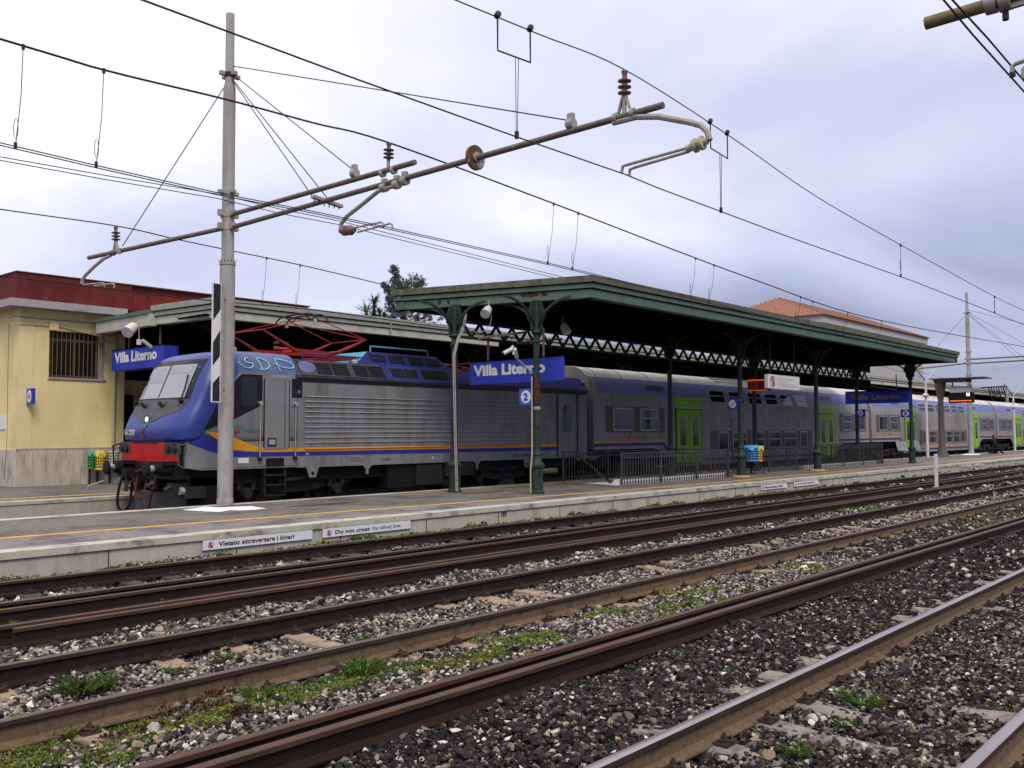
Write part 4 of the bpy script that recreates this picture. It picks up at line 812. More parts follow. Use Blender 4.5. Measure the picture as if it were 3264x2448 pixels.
a = onY(2380, 1420, 15.5); bin_(2380, 2404, 1421, 1470, 15.45, 'bin_blue', 'bag_blue', 'blue bin with light blue bag beside the second column', 'bins by the second canopy column'); bin_(2402, 2422, 1423, 1470, 15.6, 'bin_yellow', 'bag_yellow', 'yellow bin right of the blue bin by the second column', 'bins by the second canopy column')
t = thing('bench', onY(2420, 1490, 15.6), 'low dark metal bench under the blue and yellow bins', 'bench'); a = V(*onY(2387, 1472, 15.6)); b = V(*onY(2447, 1468, 15.6)); b[2] = a[2]
m = MB(); m.bar(a, b, .35, .04, 'under_dark'); m.build('seat', t)
for f in (.25, .75):
    c = a*(1-f)+b*f; m = MB(); m.bar(c, (c[0]-.2, c[1]-.1, PZ), .03, .03, 'under_dark'); m.bar(c, (c[0]+.25, c[1]+.1, PZ), .03, .03, 'under_dark'); m.build('leg', t)
q = onY(2985, 1551, 10.0); m = MB(); m.box(q[0]-.045, q[0]+.045, 9.95, 10.04, -.2, 1.0, 'white'); m.tube([(q[0], 9.94, .45), (q[0], 9.95, .45)], .02, 'under_dark', 6); m.build('marker_post', label='white square marker stake standing between the tracks', cat='post')
def seat_bank(x, y, label):
    t = thing('waiting_seats', (x, y, PZ), label, 'bench', 'metal waiting seats')
    for i in range(3):
        xx_ = x+i*.55; m = MB(); m.box(xx_, xx_+.48, y, y+.42, .70, .73, 'seat_grey'); m.obox(V(xx_+.24, y+.47, .98), V(.24, 0, 0), V(0, .012, 0), V(0, .06, .24), 'seat_grey'); m.build('seat', t)
    for xx_ in (x+.2, x+1.4): m = MB(); m.bar((xx_, y+.05, PZ), (xx_+.1, y+.25, .7), .03, .03, 'under_dark'); m.bar((xx_+.25, y+.4, PZ), (xx_+.1, y+.2, .7), .03, .03, 'under_dark'); m.build('leg', t)
q = onZ(2888, 1465, PZ); seat_bank(q[0], q[1], 'row of grey metal seats left of the last canopy column'); q = onZ(2930, 1460, PZ); seat_bank(q[0], q[1], 'row of grey metal seats right of the last canopy column')
def lamp_post(px, py, ptop, label, Yl):
    b = V(*onY(px, py, Yl)); b[2] = PZ; tp = onY(px, ptop, Yl); t = thing('lamp_post', b, label, 'lamp post', 'white lamp posts on the island platform')
    m = MB(); m.tube([b, (b[0], b[1], tp[2])], [.09, .06], 'plastic_white', 10); m.build('pole', t)
    m = MB(); c = V(b[0], b[1], tp[2]); m.tube([c, c+V(.5, -.5, .75)], .03, 'plastic_white', 6); m.tube([c, c+V(-.5, .5, .9)], .035, 'tube_brown', 6); m.build('antenna', t)
    m = MB(); c = V(b[0]-.1, b[1], tp[2]-.85); m.lathe(c, [(.05, .14), (.16, .06), (.17, 0), (.1, -.09), (.02, -.12)], 'plastic_white', 12); m.build('dome', t)
lamp_post(2957, 1457, 1215, 'white lamp post left of the brown shelter column', 17.5); lamp_post(3235, 1432, 1262, 'white lamp post at the right edge of the picture', 17.5)
t = thing('information_shelter', (58.7, 17.3, PZ), 'brown column shelter with flat roof carrying a platform display', 'shelter')
a = onX(2972, 1205, 58.8); b = onX(3146, 1200, 58.8)
m = MB(); m.lathe((58.7, 17.3, 0), [(.42, PZ), (.30, PZ+.25), (.18, PZ+.7), (.16, 3.6), (.26, 4.1), (.32, 4.5), (.32, 4.72)], 'shelter_brown', 10); m.build('column', t)
m = MB(); m.box(58.1, 59.9, b[1], a[1], 4.82, 4.88, 'shelter_brown'); m.box(58.3, 59.4, b[1]+1.0, a[1]-.2, 4.65, 4.82, 'shelter_brown'); m.build('roof', t)
a = onX(3022, 1232, 58.6); b = onX(3102, 1283, 58.6); L = a[1]-b[1]; H = a[2]-b[2]
t2 = thing('platform_display', (58.6, (a[1]+b[1])/2, b[2]), 'dark platform display with lit 2 and orange text line hanging from the shelter', 'display')
m = MB(); m.box(58.6, 58.9, b[1], a[1], b[2], b[2]+H*.62, 'under_black'); m.build('screen', t2); m = MB(); m.box(58.6, 58.9, b[1]+.1, a[1]-.1, b[2]+H*.62, a[2]-.12, 'plastic_white'); m.box(58.65, 58.85, b[1]+.1, a[1]-.1, a[2]-.11, a[2], 'galv'); m.build('housing', t2)
m = MB(); m.box(58.585, 58.6, b[1]+.08, a[1]-.08, b[2]+.09, b[2]+.15, 'led_orange'); m.build('text_line', t2)
m = MB(); m.box(58.585, 58.6, b[1]+L*.13, b[1]+L*.26, b[2]+H*.40, b[2]+H*.58, 'led_white'); text_mb(m, '2', (58.58, b[1]+L*.22, b[2]+H*.43), NY, UZ, L*.05, H*.12, 'letter_black', bold=.04); m.build('number', t2)
for f in (.15, .85): m = MB(); m.bar((58.75, b[1]+L*f, a[2]), (58.75, b[1]+L*f, 4.68), .06, .06, 'tube_brown'); m.build('hanger', t2)
# person sitting far along the platform
def person(x, y):
    t = thing('person', (x, y, PZ), 'person in dark clothes sitting far along the island platform', 'person')
    J = {'pel': (x, y, .72), 'ch': (x-.02, y, 1.08), 'nk': (x, y-.01, 1.27), 'hd': (x, y-.02, 1.36), 'tp': (x, y-.02, 1.47), 'sl': (x-.19, y, 1.2), 'sr': (x+.19, y, 1.2), 'el': (x-.25, y-.08, .95), 'er': (x+.25, y-.08, .95), 'wl': (x-.14, y-.28, .82), 'wr': (x+.14, y-.28, .82),
         'hl': (x-.09, y, .70), 'hr': (x+.09, y, .70), 'kl': (x-.11, y-.42, .74), 'kr': (x+.11, y-.42, .74), 'al': (x-.11, y-.44, .33), 'ar': (x+.11, y-.44, .33), 'fl': (x-.11, y-.60, .29), 'fr': (x+.11, y-.60, .29)}
    R_ = {'pel': .14, 'ch': .16, 'nk': .06, 'hd': .095, 'tp': .075, 'sl': .07, 'sr': .07, 'el': .05, 'er': .05, 'wl': .035, 'wr': .035, 'hl': .10, 'hr': .10, 'kl': .07, 'kr': .07, 'al': .045, 'ar': .045, 'fl': .045, 'fr': .045}
    E_ = ['pel ch', 'ch nk', 'nk hd', 'hd tp', 'ch sl', 'ch sr', 'sl el', 'sr er', 'el wl', 'er wr', 'pel hl', 'pel hr', 'hl kl', 'hr kr', 'kl al', 'kr ar', 'al fl', 'ar fr']
    ks = list(J); me = bpy.data.meshes.new('body'); me.from_pydata([tuple(V(*J[k])-V(x, y, PZ)) for k in ks], [tuple(ks.index(a) for a in e.split()) for e in E_], [])
    o = bpy.data.objects.new('body', me); COL.objects.link(o); o.parent = t; sk = o.modifiers.new('skin', 'SKIN')
    for i, k in enumerate(ks): me.skin_vertices[0].data[i].radius = (R_[k], R_[k]); me.skin_vertices[0].data[i].use_root = (i == 0)
    o.modifiers.new('sub', 'SUBSURF').levels = 1; o.modifiers['sub'].render_levels = 1; me.materials.append(MC['cloth_dark'])
    m = MB(); m.lathe((x, y-.045, 1.37), [(.03, -.09), (.075, -.04), (.08, .03), (.06, .07)], 'skin', 10); m.build('face', t); m = MB(); m.lathe((x, y, 1.40), [(.10, -.05), (.105, .02), (.08, .08), (.02, .11)], 'cloth_dark', 10); m.build('hair', t)
    m = MB(); m.box(x-.7, x+.7, y-.2, y+.25, .58, .63, 'under_dark'); m.box(x-.6, x-.5, y-.1, y+.2, PZ, .58, 'under_dark'); m.box(x+.5, x+.6, y-.1, y+.2, PZ, .58, 'under_dark'); m.build('bench', label='dark bench under the seated person', cat='bench')
person(68.9, 17.0)

# ================================================================== LOCOMOTIVE
LY = 19.0; LC = 20.45; LW = LC-LY
def L_(px, py): a = onY(px, py, LY); return a[0], a[2]
loco = thing('locomotive', (10.3, LC, -.17), 'blue nosed grey electric locomotive with raised red pantograph standing behind the striped mast', 'locomotive')
# cab shell: plan outline at every height is a rounded nose running into the flat side
ZL = [1.60, 1.66, 1.74, 1.85, 2.0, 2.2, 2.4, 2.6, 2.8, 3.0, 3.2, 3.35, 3.48, 3.58, 3.66, 3.71, 3.735, 3.75]
zk = [1.60, 1.66, 1.85, 2.05, 2.2, 2.4, 2.6, 3.0, 3.4, 3.55, 3.64, 3.70, 3.75]
xk = [10.80, 10.74, 10.71, 10.76, 10.84, 10.95, 11.06, 11.23, 11.40, 11.50, 11.64, 11.88, 12.3]
wk = [1.36, 1.40, 1.43, 1.45, 1.45, 1.45, 1.45, 1.45, 1.34, 1.27, 1.20, 1.08, .85]
dk = [.60, .62, .68, .72, .72, .72, .72, .72, .75, .75, .75, .65, .4]
def prof(z): return float(np.interp(z, zk, xk)), float(np.interp(z, zk, wk)), float(np.interp(z, zk, dk))
NE = 3.3
def surfX(y, z):
    xf, w, d = prof(z); t = min(abs(y-LC)/w, 1.0); return xf+d*(1-(1-t**NE)**(1/NE))
def surfP(y, z, off=.006):
    e = .01; P = V(surfX(y, z), y, z); ty = V((surfX(y+e, z)-surfX(y-e, z))/(2*e), 1, 0); tz = V((surfX(y, z+e)-surfX(y, z-e))/(2*e), 0, 1)
    n_ = nrm(np.cross(tz, ty)); n_ = n_ if n_[0] < 0 else -n_; return P+n_*off
XC = 13.88
def xbound(z): return float(np.interp(z, [1.60, 1.66, 1.8, 2.1, 2.48, 2.97, 3.2], [11.36, 11.20, 11.28, 11.45, 11.67, 12.08, 12.28]))
m = MB(); NA = 30; rows = []
for z in ZL:
    xf, w, d = prof(z); xb = max(xbound(z), xf+d+.02); xb = min(xb, XC)
    arc = []
    for k in range(NA+1):
        a = -math.pi/2+math.pi*k/NA; s_, c_ = math.sin(a), math.cos(a); yy = w*math.copysign(abs(s_)**(2/NE), s_); xx_ = xf+d*(1-abs(c_)**(2/NE)); arc.append((xx_, LC+yy, z))
    rows.append([(XC, LC-w, z), (xb, LC-w, z)]+arc+[(xb, LC+w, z), (XC, LC+w, z)])
for i in range(len(rows)-1):
    K = len(rows[i])
    for k in range(K-1):
        mt = 'loco_grey' if (k in (0, K-2) and ZL[i] < 3.2) else ('loco_roof_blue' if (k in (0, K-2) and ZL[i] >= 3.2) else 'loco_blue')
        m.face([rows[i][k], rows[i][k+1], rows[i+1][k+1], rows[i+1][k]], mt)
m.face(rows[-1], 'loco_roof_blue'); m.v = [tuple(round(c, 6) for c in p) for p in m.v]
# weld so that shading is smooth
def weld(m):
    d = {}; nv = []; mp_ = []
    for p_ in m.v:
        k = tuple(round(c, 4) for c in p_)
        if k not in d: d[k] = len(nv); nv.append(p_)
        mp_.append(d[k])
    m.v = nv; f2, m2 = [], []
    for f, mi in zip(m.f, m.m):
        g_ = []
        for i in f:
            j = mp_[i]
            if not g_ or g_[-1] != j: g_.append(j)
        if len(g_) > 1 and g_[0] == g_[-1]: g_.pop()
        if len(set(g_)) >= 3: f2.append(g_); m2.append(mi)
    m.f, m.m = f2, m2
weld(m); m.build('cab_shell', loco)
def patch(name, quad, mt, off=.008, n=10, k2=10, par=loco, **kw):   # quad of (y,z): bilinear patch on the nose
    (a, b, c, d) = [V(*q) for q in quad]; mb = MB(); G = []
    for i in range(n+1):
        G.append([surfP(*(((a*(1-i/n)+b*(i/n))*(1-j/k2)+(d*(1-i/n)+c*(i/n))*(j/k2))), off) for j in range(k2+1)])
    for i in range(n):
        for j in range(k2): mb.face([G[i][j], G[i+1][j], G[i+1][j+1], G[i][j+1]], mt)
    weld(mb); return mb.build(name, par, **kw)
def nose_yz(px, py):                                         # sight line meets the nose surface
    d = ray(px, py); t = 8.0
    for _ in range(60):
        P = d*t; x, y, z = P[0], P[1], P[2]+HC; e = surfX(min(max(y, LC-1.44), LC+1.44), z)-x; t += e*.6/max(d[0], .2)
        if t > 60 or t < 1: break
    P = d*t; return (P[1], P[2]+HC)
Q = lambda l: [nose_yz(*p_) for p_ in l]
yr, zr = LC-1.10, 0
patch('windshield_surround', [(LC+1.12, 3.50), (LC-1.12, 3.50), (LC-1.16, 2.56), (LC+1.16, 2.56)], 'loco_black', .006)
mk_ = [(LC+1.18, 2.56), (LC-1.18, 2.56), (LC-1.05, 2.30), (LC+1.05, 2.30)]; patch('nose_mask', mk_, 'mask_grey', .006)
patch('nose_mask', [(LC+1.05, 2.30), (LC-1.05, 2.30), (LC-.20, 2.06), (LC+.20, 2.06)], 'mask_grey', .0065)
ws = patch('windshield', [(LC+.98, 3.38), (LC-.98, 3.38), (LC-1.02, 2.60), (LC+1.02, 2.60)], 'glass_cab', .016, label='wide windshield with lowered blind')
patch('blind', [(LC+.90, 3.33), (LC+.02, 3.33), (LC+.02, 2.98), (LC+.94, 2.98)], 'blind', .020, par=ws)
patch('blind', [(LC-.06, 3.33), (LC-.86, 3.33), (LC-.88, 3.18), (LC-.06, 3.18)], 'blind', .020, par=ws)
patch('divider', [(LC+.02, 3.38), (LC-.02, 3.38), (LC-.02, 2.60), (LC+.02, 2.60)], 'loco_black', .024, par=ws)
patch('sill', [(LC+1.0, 2.625), (LC-1.0, 2.625), (LC-1.0, 2.60), (LC+1.0, 2.60)], 'frame_alu', .024, par=ws)
for s_ in (1, -1):
    m = MB(); m.tube([surfP(LC+s_*1.0, 2.52, .06), surfP(LC+s_*.96, 2.8, .05), surfP(LC+s_*.86, 3.12, .035)], .018, 'under_black', 5); m.tube([surfP(LC+s_*1.0, 2.50, 0), surfP(LC+s_*1.0, 2.50, .09)], .05, 'under_black', 8); m.build('wiper', loco)
for y_ in (.42, -.38):
    m = MB(); a = surfP(LC+y_, 2.46, 0); m.tube([a, a+V(-.10, 0, .02)], [.09, .06], 'mask_grey', 10); m.tube([a+V(-.10, 0, .02), a+V(-.13, 0, .02)], .055, 'loco_black', 10); m.build('horn', loco)
m = MB(); a = surfP(LC, 2.12, 0)+V(.045, -.02, 0); m.tube([a+V(.05, 0, 0), a+V(-.07, 0, 0)], [.15, .12], 'mask_grey', 14); m.build('headlight_housing', loco)
m = MB(); m.tube([a+V(-.072, 0, 0), a+V(-.09, 0, 0)], [.065, .06], 'lamp_lit', 14); m.build('headlight', loco)
def nose_text(txt, y0, z0, w, h, mt, name, bold=.02, flat=None):
    m = MB()
    if txt: text_mb(m, txt, (0, y0, z0), NY, UZ, w, h, mt, th=0, bold=bold)
    else: m.prism(flat, (0, y0, z0), NY, UZ, .0001, mt)
    m.v = [tuple(surfP(y, z, .012)) for x, y, z in m.v]; m.build(name, loco)
qa, qb = nose_yz(396, 1391), nose_yz(433, 1394); ya_ = min(qa[0], LC+1.16)
nose_text('E464.287', ya_, 1.76, max(.45, ya_-qb[0]), .13, 'white', 'running_number')
qe = nose_yz(457, 1388)
nose_text(None, qe[0]+.10, 1.68, 0, 0, 'red_panel', 'emblem', flat=[(0, 0), (.10, 0), (.15, .08), (.12, .14), (.18, .22), (.10, .22), (.05, .14), (.09, .08)])
nose_text(None, qe[0]+.10, 1.93, 0, 0, 'logo_green', 'emblem', flat=[(0, 0), (.22, 0), (.24, .08), (.04, .08)])
# lower front: grey body, red panel, lamp clusters
def low(z, y):                                               # lower front plan
    t = min(abs(y-LC)/1.42, 1); return 10.79+.28*(1-(1-t**5)**.2)+(1.6-z)*.12
def lowpatch(name, y0, y1, z0, z1, mt, off=0, par=loco, taper=0, **kw):
    mb = MB(); nn = 14
    for j in range(4):
        for i in range(nn):
            def P(i_, j_):
                zf = j_/4; z = z0+(z1-z0)*zf; ya = y0+taper*(1-zf); yb = y1-taper*(1-zf); y = ya+(yb-ya)*i_/nn; return (low(z, y)-off, y, z)
            mb.face([P(i, j), P(i+1, j), P(i+1, j+1), P(i, j+1)], mt)
    weld(mb); return mb.build(name, par, **kw)
lowpatch('front_apron', LC-1.42, LC+1.42, 1.16, 1.62, 'loco_black')
lowpatch('red_panel', LC-.80, LC+.80, 1.34, 1.60, 'red_panel', .02); lowpatch('red_panel', LC-1.30, LC+1.28, 1.14, 1.34, 'red_panel', .022)
lowpatch('grille', LC-.50, LC+.62, 1.575, 1.625, 'loco_black', .03)
for s_ in (1, -1):
    cl_ = lowpatch('headlight_cluster', LC+s_*1.36 if s_ < 0 else LC+.78, LC-.78 if s_ < 0 else LC+1.36, 1.33, 1.59, 'mask_grey', .03)
    for dy in (.95, 1.2):
        y_ = LC+s_*dy; m = MB(); x_ = low(1.46, y_)-.03; m.tube([(x_, y_, 1.46), (x_-.03, y_, 1.46)], [.10, .095], 'glass_dark', 14); m.tube([(x_-.03, y_, 1.46), (x_-.045, y_, 1.46)], [.07, .04], 'under_dark', 12); m.build('headlight', cl_)
    m = MB(); y_ = LC+s_*1.47; m.tube([(10.9, y_, 1.56), (10.72, y_+s_*.02, 1.52), (10.74, y_, 1.1), (10.9, y_, 1.02)], .022, 'plough_grey' if s_ < 0 else 'under_black', 6); m.build('handrail', loco)
# sides below the blue: skirt of cab and engine room
m = MB(); sk = [(10.98, 1.62), (11.36, 1.60), (11.2, 1.66), (XC, 1.66), (XC, .97), (11.2, .97), (10.86, 1.0), (10.90, 1.25)]
for y_ in (LY, 2*LC-LY):
    m.face([(x, y_, z) for x, z in [(10.98, 1.60), (11.36, 1.60), (XC, 1.60), (XC, .97), (11.3, .97), (10.92, 1.03), (10.93, 1.3)]], 'loco_grey')
m.box(11.0, XC, LY+.01, 2*LC-LY-.01, 1.0, 1.6, 'under_black')
m.face([(10.98, LY, 1.60), (10.93, LY, 1.3), (10.92, LY, 1.03), (11.0, LY+.35, 1.03), (10.99, LY+.3, 1.6)], 'loco_grey'); m.build('cab_skirt', loco)
XR = 25.75
m = MB(); m.box(XC, XR, LY, 2*LC-LY, .95, 3.17, 'loco_grey'); m.build('body', loco)
m = MB()
for s_ in (-1, 1):
    y0 = LC+s_*LW
    m.face([(XC, y0, 3.17), (XR, y0, 3.17), (XR, LC+s_*(LW-.30), 3.62), (XC, LC+s_*(LW-.30), 3.62)], 'roof_dirty')
m.face([(XC, LC-LW+.3, 3.62), (XR, LC-LW+.3, 3.62), (XR, LC+LW-.3, 3.62), (XC, LC+LW-.3, 3.62)], 'roof_dirty')
for x in (XC, XR): m.face([(x, LY, 3.17), (x, LY+.3, 3.62), (x, 2*LC-LY-.3, 3.62), (x, 2*LC-LY, 3.17)], 'roof_dirty')
m.build('roof', loco)
def RS(x, f, off=.006): return V(x, LY+.30*f-off*.83, 3.17+.45*f+off*.55)      # point on the sloping roof side, f 0..1
def roofpatch(name, x0, x1, f0, f1, mt, off=.008, th=None, par=loco, **kw):
    m = MB(); a, b, c, d = RS(x0, f0, off), RS(x1, f0, off), RS(x1, f1, off), RS(x0, f1, off)
    e = [RS(x0, f0, 0), RS(x1, f0, 0), RS(x1, f1, 0), RS(x0, f1, 0)]; T = [a, b, c, d]; m.face(T, mt)
    for i in range(4): m.face([e[i], e[(i+1) % 4], T[(i+1) % 4], T[i]], mt)
    return m.build(name, par, **kw)
xb0 = L_(1245, 1160)[0]
roofpatch('roof_panel', xb0-.12, XR-.02, .02, .98, 'roof_blue_dark', .02, label='dark blue roof side')
rp = roofpatch('roof_panel', XC+.15, xb0-.18, .10, .98, 'roof_dirty', .02, label='grimy dark roof side with grilles')
m = MB(); c = RS(14.2, .62, .03); m.face([RS(14.02+.26*(1+math.cos(a)), .58+.33*math.sin(a)*(1-.2*math.cos(a)), .024) for a in np.linspace(0, 6.28, 20)[:-1]], 'loco_roof_blue'); m.build('clean_patch', loco)
def grille(x0, x1, par=loco, dark='under_black', nb=6):
    gq = roofpatch('roof_grille', x0, x1, .18, .86, dark, .024, par=par)
    m = MB()
    for k in range(nb): f = .22+.6*k/(nb-1); m.bar(RS(x0+.02, f, .035), RS(x1-.02, f, .035), .012, .016, 'roof_dirty')
    m.build('louvres', gq)
for a, b in ((1018, 1066), (1071, 1122), (1138, 1184), (1187, 1232)): grille(L_(a, 1170)[0], L_(b, 1185)[0])
for a, b in ((1258, 1298), (1302, 1342), (1357, 1396), (1398, 1438)): roofpatch('roof_vent', L_(a, 1180)[0], L_(b, 1190)[0], .25, .82, 'under_black', .026)
m = MB(); m.bar((XC, LY-.012, 3.185), (XR, LY-.012, 3.185), .03, .05, 'roof_dirty'); m.bar((XC, LY-.004, 3.10), (XR, LY-.004, 3.10), .012, .10, 'loco_black'); m.build('rain_gutter', loco)
# raised blue roof box with turquoise end
bx0, bx1 = 16.62, 19.2; m = MB(); y0, y1 = LY+.42, LC+.9
m.v = [(bx0-.55, y0, 3.62), (bx1+.55, y0, 3.62), (bx1+.5, y1, 3.62), (bx0-.55, y1, 3.62), (bx0, y0+.22, 4.0), (bx1, y0+.22, 4.0), (bx1, y1-.2, 4.0), (bx0, y1-.2, 4.0)]
for f, q_ in (((0, 1, 5, 4), 'roof_blue_dark'), ((4, 5, 6, 7), 'roof_blue_dark'), ((1, 2, 6, 5), 'roof_blue_dark'), ((2, 3, 7, 6), 'roof_blue_dark'), ((3, 0, 4, 7), 'cyan_paint')): m.f.append(list(f)); m.m.append(m.mi(q_))
m.build('roof_box', loco, label='raised blue roof box with turquoise end')
for a in (.12, .8, 1.55, 2.2):
    m = MB(); x0 = bx0+a-.1; P = lambda x, f: V(x, y0+.22*f-.012, 3.62+.38*f+.008); m.face([P(x0, .25), P(x0+.55, .25), P(x0+.55, .8), P(x0, .8)], 'under_black'); m.build('roof_vent', loco)
m = MB(); m.tube([(bx0+.02, y0+.1, 3.98), (bx0+.05, y0+.15, 4.14), (bx1-.4, y0+.15, 4.14), (bx1-.35, y0+.15, 4.0)], .022, 'cyan_paint', 6); m.build('roof_rail', loco)
m = MB(); xa = L_(958, 1125)[0]; m.tube([(14.2, LY+.25, 3.62), (14.2, LY+.25, 3.78), (16.9, LY+.25, 3.78), (16.95, LY+.25, 3.62)], .02, 'stripe_blue', 6)
for x in (15.1, 16.0): m.tube([(x, LY+.25, 3.62), (x, LY+.25, 3.78)], .012, 'stripe_blue', 5)
m.build('roof_rail', loco)
# side graphics: thin painted sheets on the grey side
def side(name, pts, mt, off=.006, par=loco, th=.004, **kw): m = MB(); m.prism(pts, (0, LY-off, 0), UX, UZ, th, mt); return m.build(name, par, **kw)
LP = lambda l: [L_(*p_) for p_ in l]
side('black_flash', [(11.36, 1.86), (11.52, 2.14), (11.70, 2.47), (12.10, 2.97), (12.32, 3.17), (12.88, 3.17), (12.88, 2.62), (12.84, 2.48), (12.75, 2.40), (12.1, 2.11), (11.6, 1.93)], 'loco_black', label='black flash round the cab side window')
cw_ = [(12.30, 2.50), (12.36, 2.42), (12.66, 2.42), (12.74, 2.52), (12.74, 3.02), (12.68, 3.10), (12.36, 3.10), (12.29, 3.02)]; side('cab_window', cw_, 'glass_dark', .012)
def curve_pts(l, n=5):
    out = []
    for i in range(len(l)-1):
        p0, p1, p2, p3 = [V(*l[min(max(i+k, 0), len(l)-1)]) for k in (-1, 0, 1, 2)]
        for k in range(n): t = k/n; out.append(tuple(.5*((2*p1)+(-p0+p2)*t+(2*p0-5*p1+4*p2-p3)*t*t+(-p0+3*p1-3*p2+p3)*t**3)))
    return out+[tuple(l[-1])]
XD = L_(1790, 1420)[0]
top = curve_pts([(11.42, 1.83), (11.75, 1.80), (12.1, 1.71), (12.5, 1.56), (12.9, 1.455), (13.2, 1.435)]); bot = curve_pts([(13.2, 1.345), (12.8, 1.36), (12.4, 1.39), (12.1, 1.44), (11.8, 1.58), (11.42, 1.83)])
side('orange_swoosh', top+bot, 'orange', label='orange swoosh'); 
side('orange_stripe', [(13.2, 1.435), (XD, 1.40), (XD, 1.32), (13.2, 1.345)], 'orange')
top = curve_pts([(10.98, 1.60), (11.25, 1.66)])+curve_pts([(11.36, 1.80), (11.75, 1.575), (12.1, 1.415), (12.5, 1.36), (13.0, 1.34)]); bot = curve_pts([(13.0, 1.245), (12.5, 1.25), (12.1, 1.27), (11.6, 1.37), (11.2, 1.50), (10.96, 1.59)])
side('blue_swoosh', top+bot, 'stripe_blue', label='blue swoosh'); side('blue_stripe', [(13.0, 1.34), (XD, 1.315), (XD, 1.20), (13.0, 1.245)], 'stripe_blue')
dr = side('door', rrect(12.93, 13.63, 1.42, 3.12, .08), 'loco_grey_light', .022, th=.02); 
m = MB(); m.box(12.92, 12.935, LY-.030, LY-.002, 1.45, 3.08, 'under_dark'); m.box(13.625, 13.64, LY-.030, LY-.002, 1.45, 3.08, 'under_dark'); m.box(13.50, 13.512, LY-.030, LY-.002, 1.45, 3.1, 'under_dark'); m.build('seal', dr)
m = MB(); m.box(13.02, 13.26, LY-.035, LY-.012, 1.48, 1.68, 'under_dark'); m.box(13.05, 13.22, LY-.05, LY-.03, 1.52, 1.64, 'frame_alu'); m.build('handle', dr)
for x in (12.80, 13.80):
    m = MB(); m.tube([(x, LY-.05, 1.22), (x, LY-.06, 2.5)], .016, 'galv', 6); m.tube([(x, LY, 2.5), (x, LY-.09, 2.5)], .045, 'frame_alu', 8); m.tube([(x, LY, 1.20), (x, LY-.08, 1.18)], .05, 'under_dark', 8); m.build('handrail', loco)
side('vent_panel', [(13.72, 2.66), (14.02, 2.66), (14.02, 3.12), (13.72, 3.12)], 'loco_black', .012)
m = MB(); 
for z in (2.74, 2.79, 2.84): m.bar((13.75, LY-.02, z), (13.95, LY-.02, z), .008, .012, 'mask_grey')
ring(m, (13.92, LY-.02, 2.80), UX, UZ, (0, 0), .02, .035, 'frame_alu'); m.build('vent_slats', loco)
rbx1 = L_(1658, 1350)[0]
rb = MB(); rb.prism([(0, -.014), (.0, .014), (-.022, 0)], (0, 0, 0), UY, UZ, 1, 'loco_grey_light'); rb = MB(); rb.sweep([(0, -.014), (-.028, 0.0), (-.024, .010), (0, .016)], 0, rbx1-14.1, 0, 0, lambda k: 'frame_alu' if k in (1, 2) else 'loco_grey', 1); rbm = rb.mesh('side_rib')  # highlight painted on: bright crest and upper face, plain grey underside
for k in range(10): inst(rbm, 'side_rib', loco, (14.1, LY, 1.555+k*.1265))
m = MB(); m.sweep([(0, -.012), (-.03, 0), (0, .02)], 14.1, rbx1, LY-.006, 1.40, lambda k: 'orange'); m.build('orange_rib', loco)
side('logo', [(12.10, 1.84), (12.30, 1.84), (12.36, 1.98), (12.18, 1.98)], 'logo_green', .011); side('logo', [(12.14, 1.80), (12.22, 1.80), (12.30, 1.93), (12.22, 1.93)], 'red_panel', .014)
m = MB(); text_mb(m, 'TRENITALIA', (12.38, LY-.006, 1.84), UX, UZ, .46, .06, 'logo_green', bold=.02); m.build('lettering', loco)
side('label_plate', [(12.24, 1.10), (12.52, 1.10), (12.52, 1.22), (12.24, 1.22)], 'white', .012)
m = MB(); text_mb(m, 'Revisione', (15.55, LY-.004, 1.12), UX, UZ, .3, .05, 'letter_black'); text_mb(m, 'Roma Smistamento', (15.55, LY-.004, 1.05), UX, UZ, .36, .045, 'letter_black'); text_mb(m, 'R 3600', (16.6, LY-.004, 1.06), UX, UZ, .3, .06, 'letter_black'); text_mb(m, '9183 2464 287-7', (21.9, LY-.004, 1.03), UX, UZ, 1.3, .09, 'letter_black'); text_mb(m, 'TSc', (14.13, LY-.014, 1.255), UX, UZ, .1, .05, 'white'); m.build('lettering', loco)
m = MB(); text_mb(m, 'Tullio', (18.1, LY-.004, 1.05), UX, UZ, .25, .06, 'orange'); m.box(18.46, 18.51, LY-.004, LY, 1.06, 1.12, 'white'); m.build('lettering', loco)
m = MB(); m.box(13.0, 13.5, LY-.012, LY+.1, 1.0, 1.2, 'under_black'); m.box(13.05, 13.45, LY-.02, LY, 1.02, 1.04, 'under_dark'); m.build('step_box', loco)
# graffiti: three hand-painted letters on the roof side above the cab
def graf(pts):
    m = MB(); P = []
    for px, py in pts:
        x, y, z = onY(px, py, LY+.16); f = min(max((z-3.22)/.42, 0), 1); w = float(np.interp(z, zk, wk)); P.append(V(x, LC-w-.012, z+.004))
    m.tube(P, .015, 'graffiti', 5); m.build('graffiti_letter', loco)
o4 = lambda a, b: (700+a/4.0218, 950+b/4.0218)
graf(curve_pts([o4(*q_) for q_ in ((370, 772), (330, 775), (318, 810), (350, 835), (400, 840), (410, 870), (370, 900), (310, 895), (260, 865), (225, 820))]))
graf([o4(*q_) for q_ in ((478, 762), (505, 840), (525, 918))]); graf(curve_pts([o4(*q_) for q_ in ((480, 765), (560, 790), (620, 850), (600, 900), (540, 925), (485, 912))]))
graf([o4(*q_) for q_ in ((712, 780), (730, 860), (752, 945))]); graf(curve_pts([o4(*q_) for q_ in ((712, 782), (800, 795), (890, 830), (935, 875), (900, 905), (800, 895), (740, 870), (680, 845))]))
